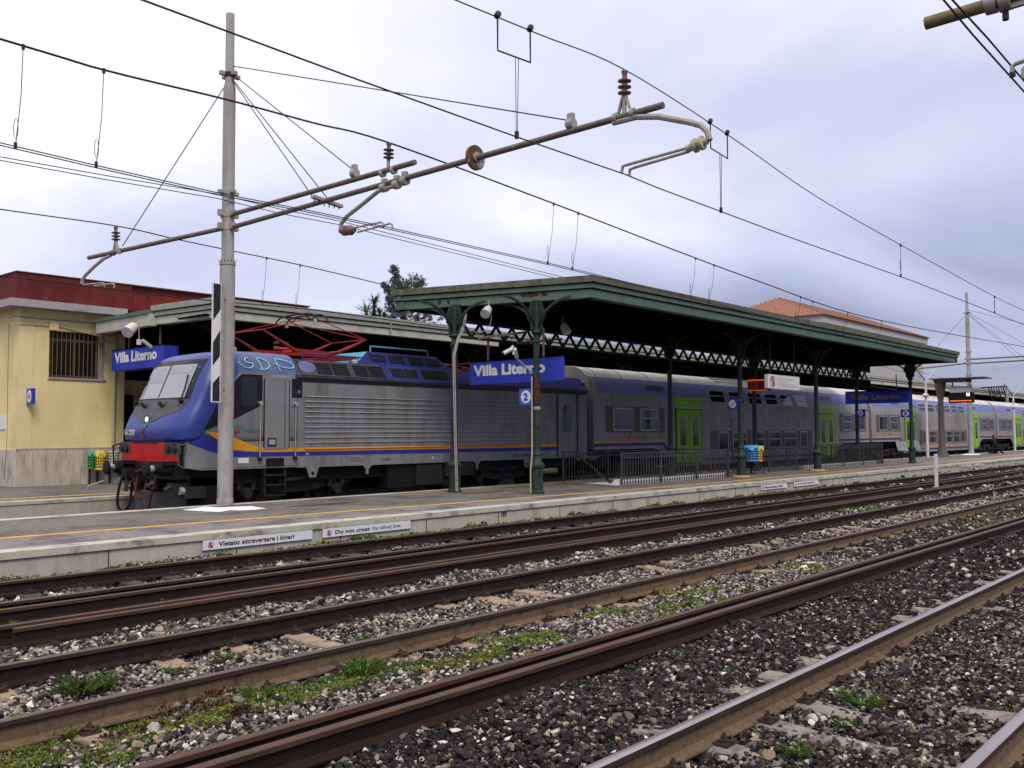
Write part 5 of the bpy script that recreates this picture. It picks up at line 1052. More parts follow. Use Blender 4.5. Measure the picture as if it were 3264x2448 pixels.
m = MB(); m.box(XC-.006, XC+.006, LY-.004, LY+.01, .97, 3.1, 'under_dark'); m.box(11.3, XC, LY-.003, LY+.01, 1.005, 1.015, 'under_dark'); m.box(11.95, 11.96, LY-.003, LY+.01, 1.0, 1.27, 'under_dark'); m.box(11.95, 12.6, LY-.003, LY+.01, 1.255, 1.265, 'under_dark'); m.build('panel_seam', loco)
m = MB(); m.box(XC-.04, XC+.01, LY-.004, LY+.02, 3.16, 3.22, 'loco_blue'); m.build('corner_strip', loco)
# rear door and gaps
xd0, xd1 = L_(1778, 1400)[0], L_(1838, 1400)[0]
m = MB(); m.box(xd0-.06, xd0, LY-.012, LY, .98, 3.1, 'loco_black'); m.box(xd1, xd1+.08, LY-.012, LY, .98, 3.1, 'loco_black'); m.build('door_gap', loco)
dr = side('door', rrect(xd0+.02, xd1-.02, 1.18, 2.92, .05), 'loco_grey', .02, th=.02); side('door_window', rrect(xd0+.28, xd1-.30, 1.80, 2.70, .12), 'glass_dark', .026, par=dr)
# underframe, bogies, steps
m = MB(); m.box(11.2, 25.3, LY+.25, 2*LC-LY-.25, .62, 1.0, 'under_black'); m.box(16.9, 19.3, LY+.1, 2*LC-LY-.1, .30, .95, 'under_black'); m.build('underframe', loco)
m = MB(); m.box(17.9, 18.9, LY+.05, LY+.12, .35, .90, 'under_dark'); m.box(19.0, 20.2, LY+.04, LY+.12, .55, .92, 'under_dark'); m.build('equipment_box', loco)
def bogie(xc, par, wb=2.65, yS=LY, dark='under_dark', r=.55, ymid=LC):
    m = MB(); 
    for s_ in (-1, 1): 
        y = ymid+s_*1.0
        m.prism([(-wb/2-.6, .75), (-wb/2-.5, .5), (-wb/2+.3, .45), (-.5, .35), (.5, .35), (wb/2-.3, .45), (wb/2+.5, .5), (wb/2+.6, .75), (.6, .70), (-.6, .70)], (xc, y-.06, 0), UX, UZ, .12, dark)
        for dx in (-wb/2, wb/2): m.tube([(xc+dx, y+s_*.03, .38), (xc+dx, y+s_*.22, .38)], [.16, .13], dark, 12); m.tube([(xc+dx-.2, y+s_*.12, .45), (xc+dx-.2, y+s_*.12, .8)], .07, dark, 8); m.tube([(xc+dx+.2, y+s_*.12, .45), (xc+dx+.2, y+s_*.12, .8)], .07, dark, 8)
        m.tube([(xc-.5, y+s_*.2, .62), (xc+.5, y+s_*.2, .72)], .06, dark, 8)
    b = m.build('bogie', par)
    for dx in (-wb/2, wb/2):
        m = MB(); 
        for s_ in (-1, 1): m.lathe((xc+dx, ymid+s_*.76, r-.17+.15), [(r, -.065), (r, .04), (r+.02, .06), (r+.02, .07), (.2, .075)], 'under_dark', 20, ax=(0, -s_, 0))
        m.tube([(xc+dx, ymid-.8, r-.02), (xc+dx, ymid+.8, r-.02)], .08, 'under_black', 8); m.build('wheelset', b)
bogie(14.0, loco); bogie(22.0, loco)
m = MB()
for z in (.30, .55, .78): m.box(12.95, 13.55, LY-.03, LY+.2, z, z+.03, 'under_dark')
for x in (12.95, 13.52): m.box(x, x+.03, LY-.02, LY+.1, .28, .97, 'under_dark')
m.build('steps', loco)
for x in (14.35, 22.6): m = MB(); m.prism([(-.2, .97), (.2, .97), (.14, .82), (.1, .70), (-.1, .70), (-.14, .82)], (x, LY-.01, 0), UX, UZ, .03, 'loco_grey'); m.tube([(x, LY-.02, .80), (x, LY+.03, .80)], .045, 'under_black', 8); m.build('lifting_bracket', loco)
for x in (16.1, 20.3): m = MB(); m.prism([(-.18, .97), (.18, .97), (.04, .85), (.04, .72), (-.04, .72), (-.04, .85)], (x, LY-.01, 0), UX, UZ, .03, 'loco_grey'); m.build('lifting_bracket', loco)
# buffers, coupling, hoses, plough
m = MB(); m.box(10.75, 11.1, LY+.12, 2*LC-LY-.12, .78, 1.16, 'under_black'); m.build('buffer_beam', loco)
for y in (19.35, 21.15):
    m = MB(); m.tube([(10.8, y, 1.02), (10.45, y, 1.02)], .16, 'under_black', 14); m.tube([(10.45, y, 1.02), (10.36, y, 1.02)], .12, 'under_black', 12); m.tube([(10.36, y, 1.02), (10.22, y, 1.02)], .085, 'buffer_steel', 12); m.tube([(10.22, y, 1.02), (10.17, y, 1.02)], [.155, .15], 'under_black', 18); m.tube([(10.17, y, 1.02), (10.155, y, 1.02)], [.15, .1], 'under_black', 18); m.box(10.5, 10.8, y-.22, y+.22, 1.10, 1.18, 'under_black'); m.build('buffer', loco)
def hose(pts, mt, r=.03): m = MB(); m.tube([V(*p_) for p_ in curve_pts(pts)], r, mt, 7); m.build('air_hose', loco)
hose([(10.75, 20.62, .95), (10.66, 20.6, .80), (10.6, 20.58, .5), (10.64, 20.5, .30), (10.72, 20.45, .45), (10.8, 20.45, .7)], 'hose_red', .022)
hose([(10.75, 19.75, .95), (10.66, 19.78, .80), (10.6, 19.85, .45), (10.62, 20.0, .15), (10.66, 20.2, .05), (10.72, 20.35, .2)], 'hose_red', .022)
hose([(10.5, 20.95, .85), (10.42, 20.98, .6), (10.38, 20.98, .2), (10.46, 20.9, .02), (10.58, 20.8, .2), (10.62, 20.78, .7)], 'under_black', .032)
m = MB(); m.tube([(10.75, LC+.1, .95), (10.4, LC+.1, .9), (10.35, LC+.1, .5)], .05, 'under_dark', 8); m.box(10.3, 10.5, LC-.02, LC+.2, .85, 1.0, 'under_black'); m.build('coupling', loco)
m = MB(); m.box(11.12, 11.9, LY+.25, 2*LC-LY-.25, -.10, .80, 'under_black'); m.build('underframe', loco)
m = MB()
for s_ in (-1, 1): m.prism([(0, .52), (1.22, .42), (1.30, .02), (1.05, -.10), (0, -.12)], (10.72, LC, 0), V(.38, s_*1.0, 0)/1.07, UZ, .04*s_, 'plough_grey')
m.build('snow_plough', loco)
for y_, z_ in ((19.35, .62), (20.1, .68), (20.9, .6)):
    m = MB(); m.box(10.75, 11.1, y_-.13, y_+.13, z_-.14, z_+.08, 'under_dark'); m.tube([(10.78, y_, z_), (10.6, y_-.05, z_-.06)], .045, 'plough_grey', 8); m.build('brake_fitting', loco)
m = MB(); m.box(11.0, 11.5, LY+.1, LY+.4, .35, .60, 'under_dark'); m.tube([(10.9, LY+.2, .52), (11.1, LY+.2, .50)], .09, 'galv', 8); m.build('sand_pipe', loco)
m = MB(); m.tube([(10.15, 21.2, .72), (9.9, 21.35, .62), (9.85, 21.4, .5)], .02, 'galv', 5); m.build('coupling_hook', loco)
# pantograph
pg = MB(); YN, YF = 19.75, 21.25; zb = 3.88
K1 = V(*onY(837, 1050, YN)); K2 = V(*onY(1168, 1083, YN)); K1f = K1+V(0, YF-YN, 0); K2f = K2+V(0, YF-YN, 0); tA_ = V(*onY(990, 1014, YN+.15)); tB_ = V(*onY(1017, 1020, YN+.15)); tAf = tA_+V(0, 1.15, 0); tBf = tB_+V(0, 1.15, 0)
B1 = V(*onY(945, 1120, YN)); B2 = V(*onY(1075, 1125, YN))
for (a, b) in ((K1, B1), (K1f, B1+V(0, 1.5, 0)), (K2, B2), (K2f, B2+V(0, 1.5, 0))): pg.tube([a, b], [.02, .052], 'panto_red', 8)
for (a, b) in ((K1, tA_), (K1f, tAf), (K2, tB_), (K2f, tBf), (K2, tAf)): pg.tube([a, b], .013, 'panto_red', 6)
pg.tube([K1, K1f], .02, 'panto_red', 6); pg.tube([K2, K2f], .02, 'panto_red', 6); pg.tube([B1, B1+V(0, 1.5, 0)], .05, 'panto_red', 8); pg.tube([B2, B2+V(0, 1.5, 0)], .05, 'panto_red', 8)
po = thing('pantograph', (15, 20.5, 3.7), None, None); po.parent = loco; po.location = tuple(V(15, 20.5, 3.7)-wloc(loco)); del_ = [po.pop(k, None) for k in ('label', 'category')]
pg.build('arm', po)
m = MB()
for y in (YN-.02, YF+.02): m.box(B1[0]-1.1, B2[0]+.7, y-.04, y+.04, 3.76, 3.83, 'panto_red')
for x in (B1[0]-1.0, B1[0], B2[0], B2[0]+.6): m.box(x-.04, x+.04, YN, YF, 3.77, 3.84, 'panto_red')
m.box(B1[0]+.1, B2[0]-.1, LC-.25, LC-.1, 3.83, 3.98, 'panto_red'); m.box(B1[0]+.3, B2[0]-.3, YN-.05, YN+.2, 3.83, 3.92, 'panto_red'); m.tube([(B1[0]-.2, LC, 3.98), (B2[0]-.1, LC-.4, 3.9)], .05, 'panto_red', 8); m.build('base_frame', po)
m = MB()
for dx in (-.16, .16):
    top = [(tA_[0]+.1+dx, LC+s_*yy, zz) for s_, yy, zz in ((-1, .98, -.22), (-1, .86, -.08), (-1, .68, 0), (-1, .4, .03), (1, .4, .03), (1, .68, 0), (1, .86, -.08), (1, .98, -.22))]
    m.tube([V(x, y, tA_[2]+.10+z) for x, y, z in top], .022, 'under_dark', 6)
for y in (LC-.42, LC+.42): m.tube([V(tA_[0]-.08, y, tA_[2]+.10), V(tA_[0]+.1, y, tA_[2]-.02), V(tA_[0]+.28, y, tA_[2]+.10)], .02, 'under_dark', 6)
for y in (LC-.62, LC+.62): m.tube([V(tA_[0]+.1, y, tA_[2]-.02), V(tA_[0]+.1, y, tA_[2]-.16)], [.05, .04], 'insulator_pale', 8)
m.build('collector_head', po)
for x in (B1[0]-.9, B2[0]+.55):
    for y in (YN, YF): m = MB(); m.lathe((x, y, 3.62), [(.10, 0), (.14, .03), (.09, .06), (.13, .09), (.08, .14)], 'insulator_pale', 10); m.build('insulator', po)
for x in (B1[0]+.3, B1[0]+.6): m = MB(); m.lathe((x, YF-.2, 3.62), [(.05, 0), (.05, .5), (.09, .55), (.05, .62)], 'under_dark', 8); m.build('insulator', po)
m = MB(); m.tube([(12.6, LC-.7, 3.72), (12.6, LC-.7, 3.86)], .05, 'galv', 8); m.tube([(12.3, LC-.6, 3.72), (12.3, LC-.6, 3.84)], .08, 'galv', 8); m.build('roof_aerial', loco)
# second, folded pantograph
m = MB(); m.tube([(20.6, 19.9, 3.75), (22.6, 19.9, 3.86), (20.9, 19.9, 3.95)], .03, 'panto_red', 6); m.tube([(20.6, 21.0, 3.75), (22.6, 21.0, 3.86), (20.9, 21, 3.95)], .03, 'panto_red', 6); m.tube([(21.6, 19.6, 3.98), (21.6, 21.3, 3.98)], .03, 'under_dark', 6); m.box(20.5, 22.8, 19.85, 19.95, 3.66, 3.72, 'panto_red'); m.build('folded_pantograph', loco)

# ================================================================== COACHES
def coach(x0):
    CYS = 19.12; Ln = 25.72; hw = LC-CYS
    t = thing('double_deck_coach', (x0, LC, -.17), 'first silver double deck coach coupled behind the locomotive', 'railway coach', 'silver double deck coaches of the train')
    PR = [(0, 2.76), (.015, 2.95), (.06, 3.15), (.13, 3.38), (.21, 3.58), (.30, 3.74), (.40, 3.88), (.52, 3.98), (.75, 4.08), (1.33, 4.16)]
    def dz(z): return float(np.interp(z, [b for a, b in PR], [a for a, b in PR])) if z > 2.76 else 0.0
    m = MB(); xe = x0+Ln
    A, B = x0+6.9, x0+19.0
    low_ = [(x0, 2.76), (x0, 1.18), (x0+3.9, 1.18), (x0+4.4, .98), (x0+5.0, .48), (x0+20.9, .48), (x0+21.5, .98), (x0+22.0, 1.18), (xe, 1.18), (xe, 2.76)]
    m.prism(low_[::-1], (0, CYS, 0), UX, UZ, .05, 'coach_grey'); m.prism(low_[::-1], (0, 2*LC-CYS, 0), UX, UZ, .05, 'coach_grey')
    m.box(x0+.02, xe-.02, CYS+.06, 2*LC-CYS-.06, 1.15, 2.76, 'under_black'); m.box(x0+5.05, x0+20.85, CYS+.06, 2*LC-CYS-.06, .5, 1.15, 'under_black')
    m.face([(x0, CYS, 1.18), (x0, 2*LC-CYS, 1.18), (x0, 2*LC-CYS, 2.76), (x0, CYS, 2.76)], 'coach_grey')
    m.build('body', t)
    m = MB()
    for s_ in (-1, 1):
        for (a, b) in zip(PR[:-1], PR[1:]):
            mt = 'coach_grey' if b[1] <= 3.16 else ('coach_purple' if b[1] <= 3.75 else 'coach_roof')
            ya, yb = LC+s_*(hw-a[0]), LC+s_*(hw-b[0])
            for (xa, xb) in ((x0, x0+.35), (x0+.35, xe-.35), (xe-.35, xe)): m.face([(xa, ya, a[1]), (xb, ya, a[1]), (xb, yb, b[1]), (xa, yb, b[1])], mt if xa == x0+.35 else 'coach_grey' if b[1] < 3.75 else 'coach_roof')
    for x in (x0, xe): m.face([(x, LC-(hw-a), b) for a, b in PR]+[(x, LC+(hw-a), b) for a, b in PR[::-1]], 'coach_grey')
    weld(m); m.build('roof_shell', t)
    m = MB(); m.box(x0+9.0, x0+17.5, CYS+.40, CYS+.42, 3.80, 3.81, 'coach_roof')
    for k in range(5): f = .43+k*.12; zz = float(np.interp(f, [a for a, b in PR], [b for a, b in PR])); m.bar((x0+9.2, CYS+f, zz+.012), (x0+17.2, CYS+f, zz+.012), .03, .03, 'coach_roof')
    m.build('roof_ribs', t)
    for x in (.6, 2.2, 4.0, 5.9, 19.5, 21.5, 23.5, 25.0):
        m = MB()
        for (a, b) in zip(PR[5:-1], PR[6:]): m.bar((x0+x, CYS+a[0], a[1]+.006), (x0+x, CYS+b[0], b[1]+.006), .025, .008, 'roof_dirty')
        m.build('roof_seam', t)
    def wq(xa, xb, za, zb, off=.01): return [(xa, CYS+dz(za)-off, za), (xb, CYS+dz(za)-off, za), (xb, CYS+dz(zb)-off, zb), (xa, CYS+dz(zb)-off, zb)]
    def band(xa, xb, za, zb, mt, name='window_band', off=.006, r=None):
        m = MB(); zs = np.linspace(za, zb, 5)
        for a, b in zip(zs[:-1], zs[1:]): m.face(wq(xa, xb, a, b, off), mt)
        return m.build(name, t)
    def window(xa, xb, za, zb, split=True, r=.07):
        def P3(x, z, off): return (x, CYS+dz(z)-off, z)
        out_ = rrect(xa, xb, za, zb, r); inn = rrect(xa+.045, xb-.045, za+.045, zb-.045, r*.8); K = len(out_); m = MB()
        for k in range(K): j = (k+1) % K; m.face([P3(*out_[k], .022), P3(*out_[j], .022), P3(*inn[j], .022), P3(*inn[k], .022)], 'frame_alu'); m.face([P3(*out_[k], 0), P3(*out_[j], 0), P3(*out_[j], .022), P3(*out_[k], .022)], 'frame_alu')
        if split: zm = za+(zb-za)*.56; m.face([P3(xa+.04, zm-.02, .024), P3(xb-.04, zm-.02, .024), P3(xb-.04, zm+.02, .024), P3(xa+.04, zm+.02, .024)], 'frame_alu')
        w = m.build('window', t)
        m = MB(); mid = (za+zb)/2
        lo = [q_ for q_ in inn]; m.face([P3(x, z, .012) for x, z in inn], 'glass_dark'); m.build('pane', w)
    B0 = x0
    band(B0+.72, B0+4.60, 1.77, 2.70, 'coach_band'); window(B0+1.16, B0+2.46, 1.83, 2.66, False); window(B0+2.90, B0+4.16, 1.83, 2.66)
    band(B0+21.6, B0+25.3, 1.77, 2.70, 'coach_band'); window(B0+21.95, B0+23.2, 1.83, 2.66); window(B0+23.95, B0+25.1, 1.83, 2.66, False)
    band(B0+8.1, B0+18.15, .98, 1.84, 'coach_band')
    for (a, b) in ((8.75, 9.6), (10.0, 11.25), (11.7, 12.95), (13.4, 14.6), (15.05, 16.33), (16.72, 17.55)): window(B0+a, B0+b, 1.02, 1.80, b-a > 1)
    for (a, b) in ((8.2, 9.5), (9.9, 11.2), (11.6, 12.9), (13.25, 14.5), (14.85, 16.1), (16.5, 17.8)): window(B0+a, B0+b, 2.97, 3.52, True, .09)
    for (a, b) in ((19.6, 20.9), (3.5, 4.8)): m = MB(); m.face(wq(B0+a, B0+b, 3.36, 3.54, .012), 'mask_grey'); m.build('vent_grille', t)
    for d0, d1 in ((5.42, 7.36), (18.96, 20.92)):
        band(B0+d0-.05, B0+d1+.05, 2.74, 3.14, 'door_green', 'door_header', .012)
        m = MB(); m.box(B0+d0-.04, B0+d1+.04, CYS-.05, CYS, 2.70, 2.74, 'frame_alu'); m.box(B0+d0-.05, B0+d0, CYS-.012, CYS, .55, 2.70, 'under_dark'); m.box(B0+d1, B0+d1+.05, CYS-.012, CYS, .55, 2.70, 'under_dark'); m.box(B0+d0, B0+d1, CYS-.006, CYS, .52, 2.70, 'under_dark'); m.build('door_frame', t)
        mid = (d0+d1)/2
        for a, b in ((d0+.03, mid-.02), (mid+.02, d1-.03)):
            m = MB(); m.box(B0+a, B0+b, CYS-.03, CYS-.007, .58, 2.66, 'door_green'); d = m.build('door', t)
            m = MB(); m.prism(rrect(B0+a+.25, B0+b-.25, 1.25, 2.35, .05), (0, CYS-.036, 0), UX, UZ, .004, 'glass_dark'); m.build('pane', d)
    m = MB()
    def strip(pts, mt, off): m.prism(pts, (0, CYS-off, 0), UX, UZ, .003, mt)
    strip([(B0+.02, 1.40), (B0+4.58, 1.40), (B0+4.50, 1.47), (B0+.02, 1.47)], 'orange', .006); strip([(B0+.02, 1.29), (B0+4.66, 1.29), (B0+4.58, 1.39), (B0+.02, 1.39)], 'stripe_blue', .006)
    strip([(B0+4.50, 1.47), (B0+4.58, 1.40), (B0+5.3, .74), (B0+5.36, .80)], 'orange', .007); strip([(B0+4.40, 1.39), (B0+4.56, 1.39), (B0+5.2, .72), (B0+5.05, .70)], 'stripe_blue', .008)
    strip([(B0+7.6, .73), (B0+18.8, .73), (B0+18.8, .80), (B0+7.6, .80)], 'orange', .006); strip([(B0+7.6, .62), (B0+18.8, .62), (B0+18.8, .72), (B0+7.6, .72)], 'stripe_blue', .006)
    strip([(B0+21.4, 1.40), (B0+25.7, 1.40), (B0+25.7, 1.47), (B0+21.4, 1.47)], 'orange', .006); strip([(B0+21.4, 1.29), (B0+25.7, 1.29), (B0+25.7, 1.39), (B0+21.4, 1.39)], 'stripe_blue', .006)
    strip([(B0+21.38, 1.47), (B0+21.0, .80), (B0+21.1, .80), (B0+21.5, 1.40)], 'orange', .007)
    m.build('stripe', t)
    m = MB()
    for x in (9.75, 16.45): text_mb(m, '2', (B0+x, CYS-.006, 1.98), UX, UZ, .22, .36, 'stripe_blue', bold=.03); m.build('class_number', t); m = MB()
    text_mb(m, 'TRENITALIA', (B0+2.5, CYS-.006, 1.57), UX, UZ, .8, .07, 'logo_green'); m.build('lettering', t); m = MB(); m.prism([(0, 0), (.12, 0), (.26, .22), (.14, .22)], (B0+2.1, CYS-.006, 1.54), UX, UZ, .003, 'red_ring'); m.build('logo', t)
    bogie(x0+2.6, t, 2.5, CYS, 'under_dark', .46); bogie(x0+23.2, t, 2.5, CYS, 'under_dark', .46)
    m = MB(); m.box(x0+.1, x0+4.4, CYS+.3, 2*LC-CYS-.3,   .95, 1.17, 'under_black'); m.build('underframe', t); m = MB(); m.box(xe-4.0, xe-.1, CYS+.3, 2*LC-CYS-.3, .95, 1.17, 'under_black'); m.build('underframe', t)
    m = MB(); m.box(xe, xe+.42, CYS+.30, 2*LC-CYS-.30, 1.2, 3.6, 'under_black'); m.build('gangway_bellows', t)
    return t
c_ = coach(26.3)
m = MB(); m.box(25.72, 26.3, 19.5, 21.4, 1.0, 3.5, 'under_black'); m.build('gangway_bellows', loco)
for k, lb in enumerate(('second coach of the silver train beyond the shaded station sign', 'third coach of the silver train, behind the far lamp posts', 'fourth silver coach almost at the right edge, far away', 'last visible silver coach, farthest along the platform')):
    r = copy_tree(c_, (26.12*(k+1), 0, 0)); r['label'] = lb

# ================================================================== MASTS AND OVERHEAD LINE
MX, MY = 11.3, 18.02
mast = thing('catenary_mast', (MX, MY, PZ), 'tall grey tubular mast with long brown cantilever arms standing by the locomotive nose', 'mast', 'overhead line masts on the island platform')
def mz(px, py): return onY(px, py, MY)[2]
m = MB(); m.lathe((MX, MY, 0), [(.165, PZ), (.163, mz(717, 852)-.05), (.155, mz(717, 835)), (.135, mz(717, 822)), (.132, mz(717, 290)), (.128, mz(717, 275)), (.098, mz(717, 258)), (.092, mz(719, 41)), (.085, mz(719, 39))], 'mast_grey', 20); m.build('pole', mast)
m = MB(); m.lathe((MX, MY, 0), [(.175, PZ), (.175, PZ+.12), (.166, PZ+.15)], 'mast_grey', 18); m.build('foot', mast)
for py, h in ((235, .05), (612, .04), (680, .08), (722, .08), (840, .03), (1285, .02)):
    m = MB(); z = mz(717, py); r_ = .175 if py > 800 else .145 if py > 250 else .115
    if py == 1285: r_ = .17
    m.lathe((MX, MY, 0), [(r_, z-h), (r_, z+h)], 'galv' if py not in (235,) else 'under_dark', 16)
    if py in (235, 680, 722, 612):
        for a in (0, 1.57, 3.14, 4.71): m.box(MX+.19*math.cos(a)-.05, MX+.19*math.cos(a)+.05, MY+.19*math.sin(a)-.05, MY+.19*math.sin(a)+.05, z-h*.8, z+h*.8, 'galv')
    if py == 840:
        for k in range(18): a = 2*math.pi*k/18; m.face([(MX+.17*math.cos(a-.1), MY+.17*math.sin(a-.1), z+.03), (MX+.17*math.cos(a+.1), MY+.17*math.sin(a+.1), z+.03), (MX+.24*math.cos(a), MY+.24*math.sin(a), z+.09)], 'mast_grey')
    m.build('collar', mast)
def X_(px, py): return V(*onX(px, py, MX))
def arm(pa, pb, r, mt, name='cantilever', par=mast): m = MB(); m.tube([pa, pb], r, mt, 10); return m.build(name, par)
lbL = X_(737, 725); lbR = X_(2114, 335); ubL = X_(737, 684); ubR = X_(1323, 517)
arm(lbL, lbR, .050, 'tube_brown'); arm(ubL, ubR, .050, 'tube_brown')
LE = V(*onY(282, 822, 21.9)); LS = V(MX, MY+.15, mz(717, 722)); arm(LS, LE, .05, 'tube_brown')
def onLine(px, py):                                          # on the vertical plane of the left arm
    d = ray(px, py); n_ = V(-(LE-LS)[1], (LE-LS)[0], 0); o_ = LS-V(0, 0, HC); t = (n_@o_)/(n_@d); P = d*t; return V(P[0], P[1], P[2]+HC)
def insul(pb, pt, par=mast, s_=1.0, leg=True):
    pb = V(*pb); pt = V(*pt); H = np.linalg.norm(pt-pb); m = MB()
    pr_ = [(.035, 0), (.03, .35), (.035, .40)]; 
    for k in range(3): z0 = .48+k*.13; pr_ += [(.04, z0-.03), (.10*s_, z0), (.10*s_, z0+.02), (.04, z0+.05)]
    pr_ += [(.035, .88), (.05, .93), (.05, .97), (.02, 1.0)]
    m.tube([pb+(pt-pb)*z for r_, z in pr_[:3]], [r_ for r_, z in pr_[:3]], 'galv', 10); m.tube([pb+(pt-pb)*z for r_, z in pr_[2:]], [r_ for r_, z in pr_[2:]], 'insulator', 12)
    if leg:
        for d in (-.13, .13): m.bar(pb+V(0, d, -.02), pb+(pt-pb)*.42+V(0, d*.2, 0), .05, .03, 'galv')
    for d in (-.15, .15): m.tube([pb+V(0, d-.03, 0), pb+V(0, d+.03, 0)], .075, 'galv', 10)
    m.build('insulator', par)
insul(X_(1990, 368), X_(1991, 222)); insul(X_(1237, 548), X_(1240, 455), leg=False); insul(onLine(370, 803), onLine(369, 722))
def swing(pts, r, mt, name, par=mast, f=X_): m = MB(); m.tube([V(*f(*p_)) for p_ in pts], r, mt, 8); m.build(name, par)
swing([(1955, 392), (2030, 373), (2100, 372), (2200, 390), (2235, 400), (2255, 420), (2262, 447)], .045, 'galv', 'registration_arm')
m = MB(); a, b = X_(2255, 448), X_(2190, 475); ss = [a+(b-a)*t for t in (0, .18, .2, .35, .38, .5, .52, .66, .70, 1)]; m.tube(ss, [.05, .05, .10, .10, .045, .045, .10, .10, .05, .06], 'insulator_pale', 12); m.build('strain_insulator', mast)
swing([(2185, 473), (2000, 525), (1985, 530), (1981, 553)], .024, 'galv', 'steady_arm'); swing([(2195, 483), (2025, 533), (2008, 540), (2005, 560)], .024, 'galv', 'steady_arm')
swing([(1268, 590), (1235, 600), (1205, 610), (1150, 655), (1105, 690), (1088, 712), (1085, 733)], .04, 'galv', 'registration_arm')
m = MB(); a, b = X_(1085, 736), X_(1130, 733); m.tube([a+(b-a)*t for t in (0, .2, .25, .45, .5, .7, .75, 1)], [.05, .05, .10, .10, .05, .10, .10, .05], 'insulator', 12); m.build('strain_insulator', mast)
swing([(1110, 730), (1215, 708), (1220, 712), (1222, 726)], .02, 'galv', 'steady_arm'); swing([(1140, 740), (1245, 712), (1250, 716), (1252, 730)], .02, 'galv', 'steady_arm')
swing([(352, 815), (330, 825), (300, 850), (270, 880), (263, 892), (262, 905)], .04, 'galv', 'registration_arm', f=onLine)
swing([(265, 908), (328, 902), (333, 904), (333, 915)], .018, 'galv', 'steady_arm', f=onLine); swing([(300, 912), (358, 904), (364, 906), (364, 918)], .018, 'galv', 'steady_arm', f=onLine)
top = V(MX, MY, mz(717, 250))
def stay(px, py, f=X_, zt=0, name='stay_wire'): m = MB(); m.tube([top+V(0, 0, zt)+V(0, -.12 if f is X_ else .12, 0), V(*f(px, py))], .011, 'wire', 5); m.build(name, mast)
stay(1820, 385, zt=.28); stay(1130, 545, zt=.1); stay(1000, 632, zt=-.05); stay(1050, 640, zt=-.02); stay(390, 785, f=onLine, zt=-.05)
for p_ in ((1820, 395), (1130, 552), (1265, 588), (1225, 598), (1320-30, 576)):
    c = X_(*p_); m = MB(); m.tube([c-V(0, .06, 0), c+V(0, .06, 0)], .085, 'galv', 10); m.box(c[0]-.04, c[0]+.04, c[1]-.05, c[1]+.05, c[2], c[2]+.16, 'galv'); m.build('clamp', mast)
c = X_(1515, 503); m = MB(); dd = nrm(lbR-lbL); m.tube([c-dd*.03, c+dd*.03], [.21, .21], 'disc_rust', 24); m.tube([c-dd*.06, c+dd*.06], .09, 'galv', 10); m.build('disc', mast, label='round rusty disc on the long arm')
c = X_(1035, 643); m = MB(); m.bar(c+V(-.30, 0, .05), c+V(.42, 0, -.02), .10, .06, 'galv'); 
for k in range(6): m.tube([c+V(-.25+.12*k, 0, 0), c+V(-.25+.12*k, 0, -.09)], .012, 'under_dark', 5)
m.build('cross_bracket', mast)
# next masts: same kind, farther along
for k, (dx, lb) in enumerate(((56.1, 'second grey mast with cantilever arms, right of the green canopy'), (113.0, 'third mast, thin and pale, far away by the right edge'))):
    r = copy_tree(mast, (dx, 0, 0)); r['label'] = lb
# diagonal black and white board on the mast
t = thing('striped_marker_board', (MX, MY-.3, 2.3), 'tall black and white diagonally striped board fixed to the nearest mast', 'sign')
bxp = V(*onY(677, 905, MY-.25)); bz1, bz0 = mz(688, 905), mz(688, 1280); bz1 = onY(680, 900, MY-.25)[2]; bz0 = onY(690, 1282, MY-.25)[2]
ya = 17.78; xa = onY(676, 1100, ya)[0]; xb = onY(704, 1100, ya)[0]; wd = xb-xa
m = MB(); m.box(xa, xb, ya, ya+.03, bz0, bz1, 'white'); m.build('panel', t); m = MB(); m.box(xb+.001, xb+.05, ya-.02, ya+.12, bz0, bz1, 'galv'); m.build('edge', t)
m = MB(); o_ = V(xa, ya-.004, bz0); H = bz1-bz0; e = .02
def zpy(py): return onY(690, py, ya)[2]-bz0
for (l0, l1, r0_, r1_) in ((903, 1022, 903, 985), (1092, 1166, 1050, 1134), (1222, 1279, 1196, 1279)):
    m.face([o_+UX*e+UZ*min(zpy(l0), H-e), o_+UX*e+UZ*max(zpy(l1), e), o_+UX*(wd-e)+UZ*max(zpy(r1_), e), o_+UX*(wd-e)+UZ*min(zpy(r0_), H-e)], 'letter_black')
m.build('stripes', t)
m = MB(); m.bar((xb, ya+.1, bz0+.3), (MX, MY-.1, bz0+.3), .03, .03, 'galv'); m.bar((xb, ya+.1, bz1-.3), (MX, MY-.1, bz1-.3), .03, .03, 'galv'); m.build('bracket', t)
